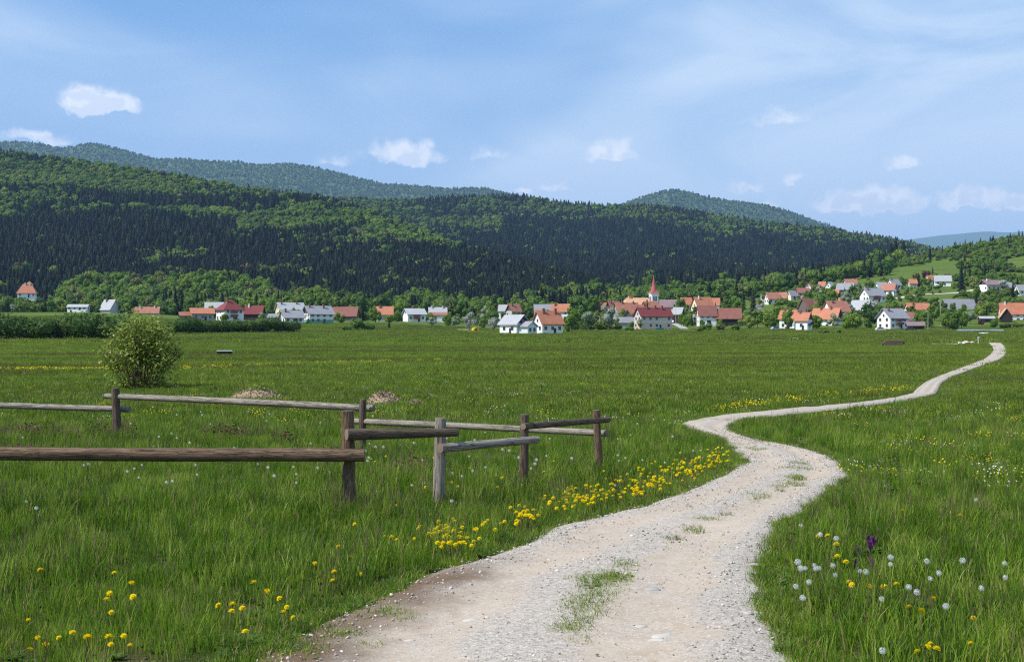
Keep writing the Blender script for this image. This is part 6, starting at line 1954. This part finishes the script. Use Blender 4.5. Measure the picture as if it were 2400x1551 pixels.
def flowers():
    rng = np.random.default_rng(71)
    one = [(94, 1335), (268, 1342), (308, 1366), (257, 1390), (250, 1405), (312, 1398), (261, 1435), (66, 1453), (170, 1483), (88, 1494), (138, 1494), (107, 1511), (70, 1521), (205, 1493), (255, 1492), (290, 1490), (260, 1510), (305, 1512)]
    for px, row in one: flower('y', px, row, rng.uniform(.13, .2), 'yellow dandelion in the grass of the bottom left corner', 'dandelions in the bottom left corner', rng, rng.uniform(.8, 1.25))
    one = [(512, 1418), (545, 1416), (568, 1425), (543, 1432), (595, 1365), (626, 1385), (655, 1402), (672, 1422), (700, 1423), (664, 1434), (687, 1447), (575, 1480), (738, 1320), (793, 1281), (831, 1228), (783, 1340), (822, 1305), (835, 1306), (875, 1290), (903, 1256), (918, 1258), (930, 1265), (780, 1360), (846, 1345), (970, 1360)]
    for px, row in one: flower('y', px, row, rng.uniform(.10, .2), 'yellow dandelion between the near fence post and the worn verge', 'dandelions below the near fence post', rng, rng.uniform(.8, 1.2))
    for (px, row, sx, sy, n, where) in ((1040, 1242, 42, 14, 22, 'clump below the second fence post'), (1090, 1268, 32, 14, 16, 'clump at the gravel edge below the second fence post'),
            (1230, 1207, 34, 12, 22, 'clump below the third fence post'), (1340, 1164, 55, 16, 22, 'loose group left of the fourth fence post foot'), (1425, 1156, 58, 22, 36, 'thick group at the fourth fence post foot'),
            (1525, 1126, 70, 22, 44, 'thick row midway to the path bend'), (1620, 1096, 60, 18, 36, 'thick row before the path bend'), (1684, 1074, 32, 16, 26, 'group at the inner corner of the path bend')):
        for i in range(n):
            a = px + rng.normal() * sx * .7; b = row + rng.normal() * sy * .7
            flower('y', a, b, rng.uniform(.13, .21), 'yellow dandelion in the ' + where, 'dandelions, ' + where, rng, rng.uniform(.75, 1.15))
    for i in range(26):
        flower('y', rng.uniform(860, 1420), rng.uniform(1060, 1200), rng.uniform(.12, .2), 'yellow dandelion scattered in the grass behind the short fence', 'dandelions behind the short fence', rng)
    one = [(1990, 1363), (1996, 1370), (2037, 1373), (2072, 1375), (2101, 1368), (2187, 1402), (2130, 1422), (2160, 1432), (2281, 1448), (2175, 1515), (2195, 1520), (2150, 1527), (2180, 1508), (2275, 1507), (2116, 1195), (2140, 1200), (2229, 1201), (2250, 1208), (1983, 1317), (1960, 1275), (1940, 1255), (1918, 1256), (1962, 1304)]
    for px, row in one: flower('y', px, row, rng.uniform(.12, .2), 'yellow dandelion among the seed heads right of the path', 'yellow dandelions right of the path', rng, rng.uniform(.8, 1.3))
    ck = [(1877, 1235), (1870, 1324), (1877, 1338), (1888, 1336), (1907, 1329), (1912, 1338), (1920, 1336), (1951, 1330), (1960, 1352), (1895, 1370), (1866, 1380), (2087, 1312), (2086, 1327), (2257, 1320), (2357, 1324), (2178, 1360), (2198, 1348), (2300, 1384), (2219, 1427), (2129, 1382), (2150, 1394), (2067, 1409), (2286, 1176), (2170, 1320), (2357, 1358), (1881, 1407), (1843, 1428), (1960, 1268), (1922, 1258), (2070, 1532), (2016, 1343), (2032, 1346)]
    for px, row in ck: flower('c', px, row, rng.uniform(.18, .26), 'white dandelion seed head on the right verge of the path', 'dandelion seed heads right of the path', rng, rng.uniform(.75, 1.1))
    ck = [(62, 1178), (85, 1195), (458, 1092), (462, 1115), (693, 1133), (628, 1098), (688, 1096), (745, 1100), (775, 1110), (297, 1107), (315, 1100), (208, 1090), (402, 1018), (372, 1025), (445, 1040), (360, 1047), (196, 1092), (332, 1092), (880, 1050), (866, 1042), (898, 1050), (938, 1045), (957, 1050), (970, 1040), (990, 1080), (1083, 1118), (1060, 1178), (1245, 1100), (1258, 1080), (1255, 1090), (1280, 1070), (1215, 1075), (1450, 1082), (1466, 1075), (1449, 1070), (1576, 1025), (1625, 1058), (632, 972), (625, 988), (750, 993), (494, 995), (560, 1005)]
    ck += [(rng.uniform(0, 1560), rng.uniform(950, 1140)) for _ in range(60)]
    for i, (px, row) in enumerate(ck):
        w = 'between the near and far rails' if px < 800 and row < 1060 else 'below the long near rail' if px < 800 else 'inside the short fence corner' if px < 1400 else 'between the last fence post and the bend'
        flower('c', px, row, rng.uniform(.16, .25), 'white dandelion seed head ' + w, 'dandelion seed heads ' + w, rng, rng.uniform(.6, 1.0))
flowers()
def verge_flowers():
    rng = np.random.default_rng(72)
    P = []
    for (px, row, sx, sy, n) in ((1060, 1258, 60, 22, 22), (1150, 1236, 50, 18, 10), (1245, 1214, 50, 20, 22), (1340, 1176, 70, 24, 22), (1430, 1160, 70, 24, 36), (1520, 1132, 80, 22, 48), (1620, 1100, 65, 20, 42), (1690, 1078, 34, 18, 30)):
        for i in range(n):
            a = px + rng.normal() * sx * .75; b = row + rng.normal() * sy * .8; z = rng.uniform(.11, .2)
            Y = F * (H - z) / (b - HR); P.append(((a - 1200) / F * Y, Y, z))
    P = np.array(P); P = P[~in_poly(P[:, 0], P[:, 1], PATH_POLY)]
    n = len(P); rot = rng.normal(0, .25, (n, 3)); rot[:, 0] += .35; s = rng.uniform(.75, 1.1, n)
    scatter('wildflowers', proto_collection('verge_flower', FLO), P, rot, np.stack([s, s, s], 1), rng.integers(0, 3, n), 'further yellow dandelions filling the left path verge')
verge_flowers()
# far flowers nobody could count
def far_flowers():
    rng = np.random.default_rng(73)
    def blob(name, mat, s):
        V = []; Fq = []; b = 0
        for i in range(7):
            c = rng.normal(0, 1, 3) * np.array([.22, .22, .03]) + np.array([0, 0, .17])
            a = rng.normal(0, .3, 3); 
            V += [c + np.array([-s, -s, 0]), c + np.array([s, -s, a[0] * s]), c + np.array([s, s, s * .6]), c + np.array([-s, s, s * .6])]
            Fq.append((b, b + 1, b + 2, b + 3)); b += 4
        return np_mesh(name, np.array(V), np.array(Fq), mat)
    col = proto_collection('far_flower', [blob('yb0', M_YEL, .022), blob('yb1', M_YEL, .03), blob('yb2', M_CLOCK, .022), blob('yb3', plain('sorrel', (.10, .035, .045), .8, .1, .3, 5), .03)])
    P = []; S = []; K = []
    def add(px, row, k, sc):
        q = hit(px, row); P.append(tuple(q)); S.append((sc, sc, 1)); K.append(k)
    for i in range(80):
        px = rng.uniform(-30, 440); add(px, 869 + .004 * px + rng.normal() * 1.0, 1, rng.uniform(.5, 1.2))
    for i in range(90):
        px = rng.uniform(430, 1060); add(px, np.interp(px, [430, 700, 1060], [866, 856, 846]) + rng.normal() * 1.4, 1, rng.uniform(.3, .7))
    for i in range(160):
        px = rng.uniform(0, 260); add(px, 799 + rng.normal() * .6, 1, rng.uniform(1, 2))
    for i in range(60):
        px = rng.uniform(1640, 2130); add(px, np.interp(px, [1640, 1750, 1900, 2130], [984, 965, 950, 922]) - abs(rng.normal()) * 7, rng.choice([0, 1]), rng.uniform(.25, .6))
    for i in range(260):
        px = rng.uniform(-50, 2450); add(px, rng.uniform(880, 1010), rng.choice([0, 0, 2]), rng.uniform(.22, .5))
    for i in range(90):
        px = rng.uniform(1980, 2450); add(px, rng.uniform(960, 1180), rng.choice([0, 0, 2]), rng.uniform(.2, .5))
    for (a, b, r, ry, n) in ((90, 1030, 90, 10, 60), (250, 1028, 60, 8, 30), (530, 1030, 50, 10, 40), (660, 1045, 20, 8, 12), (760, 1090, 60, 12, 20), (950, 1120, 60, 20, 24), (90, 1085, 60, 8, 24)):
        for i in range(n): add(a + rng.normal() * r * .6, b + rng.normal() * ry * .6, 3, rng.uniform(.3, .7))
    n = len(P); rot = np.zeros((n, 3)); rot[:, 2] = rng.uniform(0, 6.28, n)
    x = np.array(P); ok = ~in_poly(x[:, 0], x[:, 1], PATH_POLY)
    scatter('wildflowers', col, x[ok], rot[ok], np.array(S)[ok], np.array(K)[ok], 'specks of yellow white and dull red flowers over the meadow')
far_flowers()
def orchids():
    rng = np.random.default_rng(75)
    mat = plain('purple_petals', (.12, .02, .12), .7, .2, .3, 20)
    for px, row in ((2036, 1262), (2048, 1264), (2040, 1272), (2012, 1287), (2043, 1314), (2006, 1318)):
        z = rng.uniform(.14, .2); Y = F * (H - z) / (row - HR); x = (px - 1200) / F * Y
        o = empty('purple_flower', (x, Y, z)); tag(o, 'small purple flower spike in the grass right of the path', 'flower', 'purple flower spikes right of the path')
        mb = MB()
        for i in range(16):
            a = rng.uniform(0, 6.28); zz = rng.uniform(-.05, .02); r = .012 * (1 - (zz + .05) / .1)
            c = Vector((math.cos(a) * r, math.sin(a) * r, zz)); s_ = .011
            mb.add([c + Vector((-s_, 0, -s_)), c + Vector((s_, 0, -s_)), c + Vector((s_ * math.cos(a), s_, s_)), c + Vector((-s_, s_ * math.sin(a), s_))], [(0, 1, 2, 3)])
        link('flower_spike', mb.mesh('flower_spike', mat), o)
        st = link('stem', STEM, o); st.scale = (1, 1, (z + .02) / .3)
orchids()
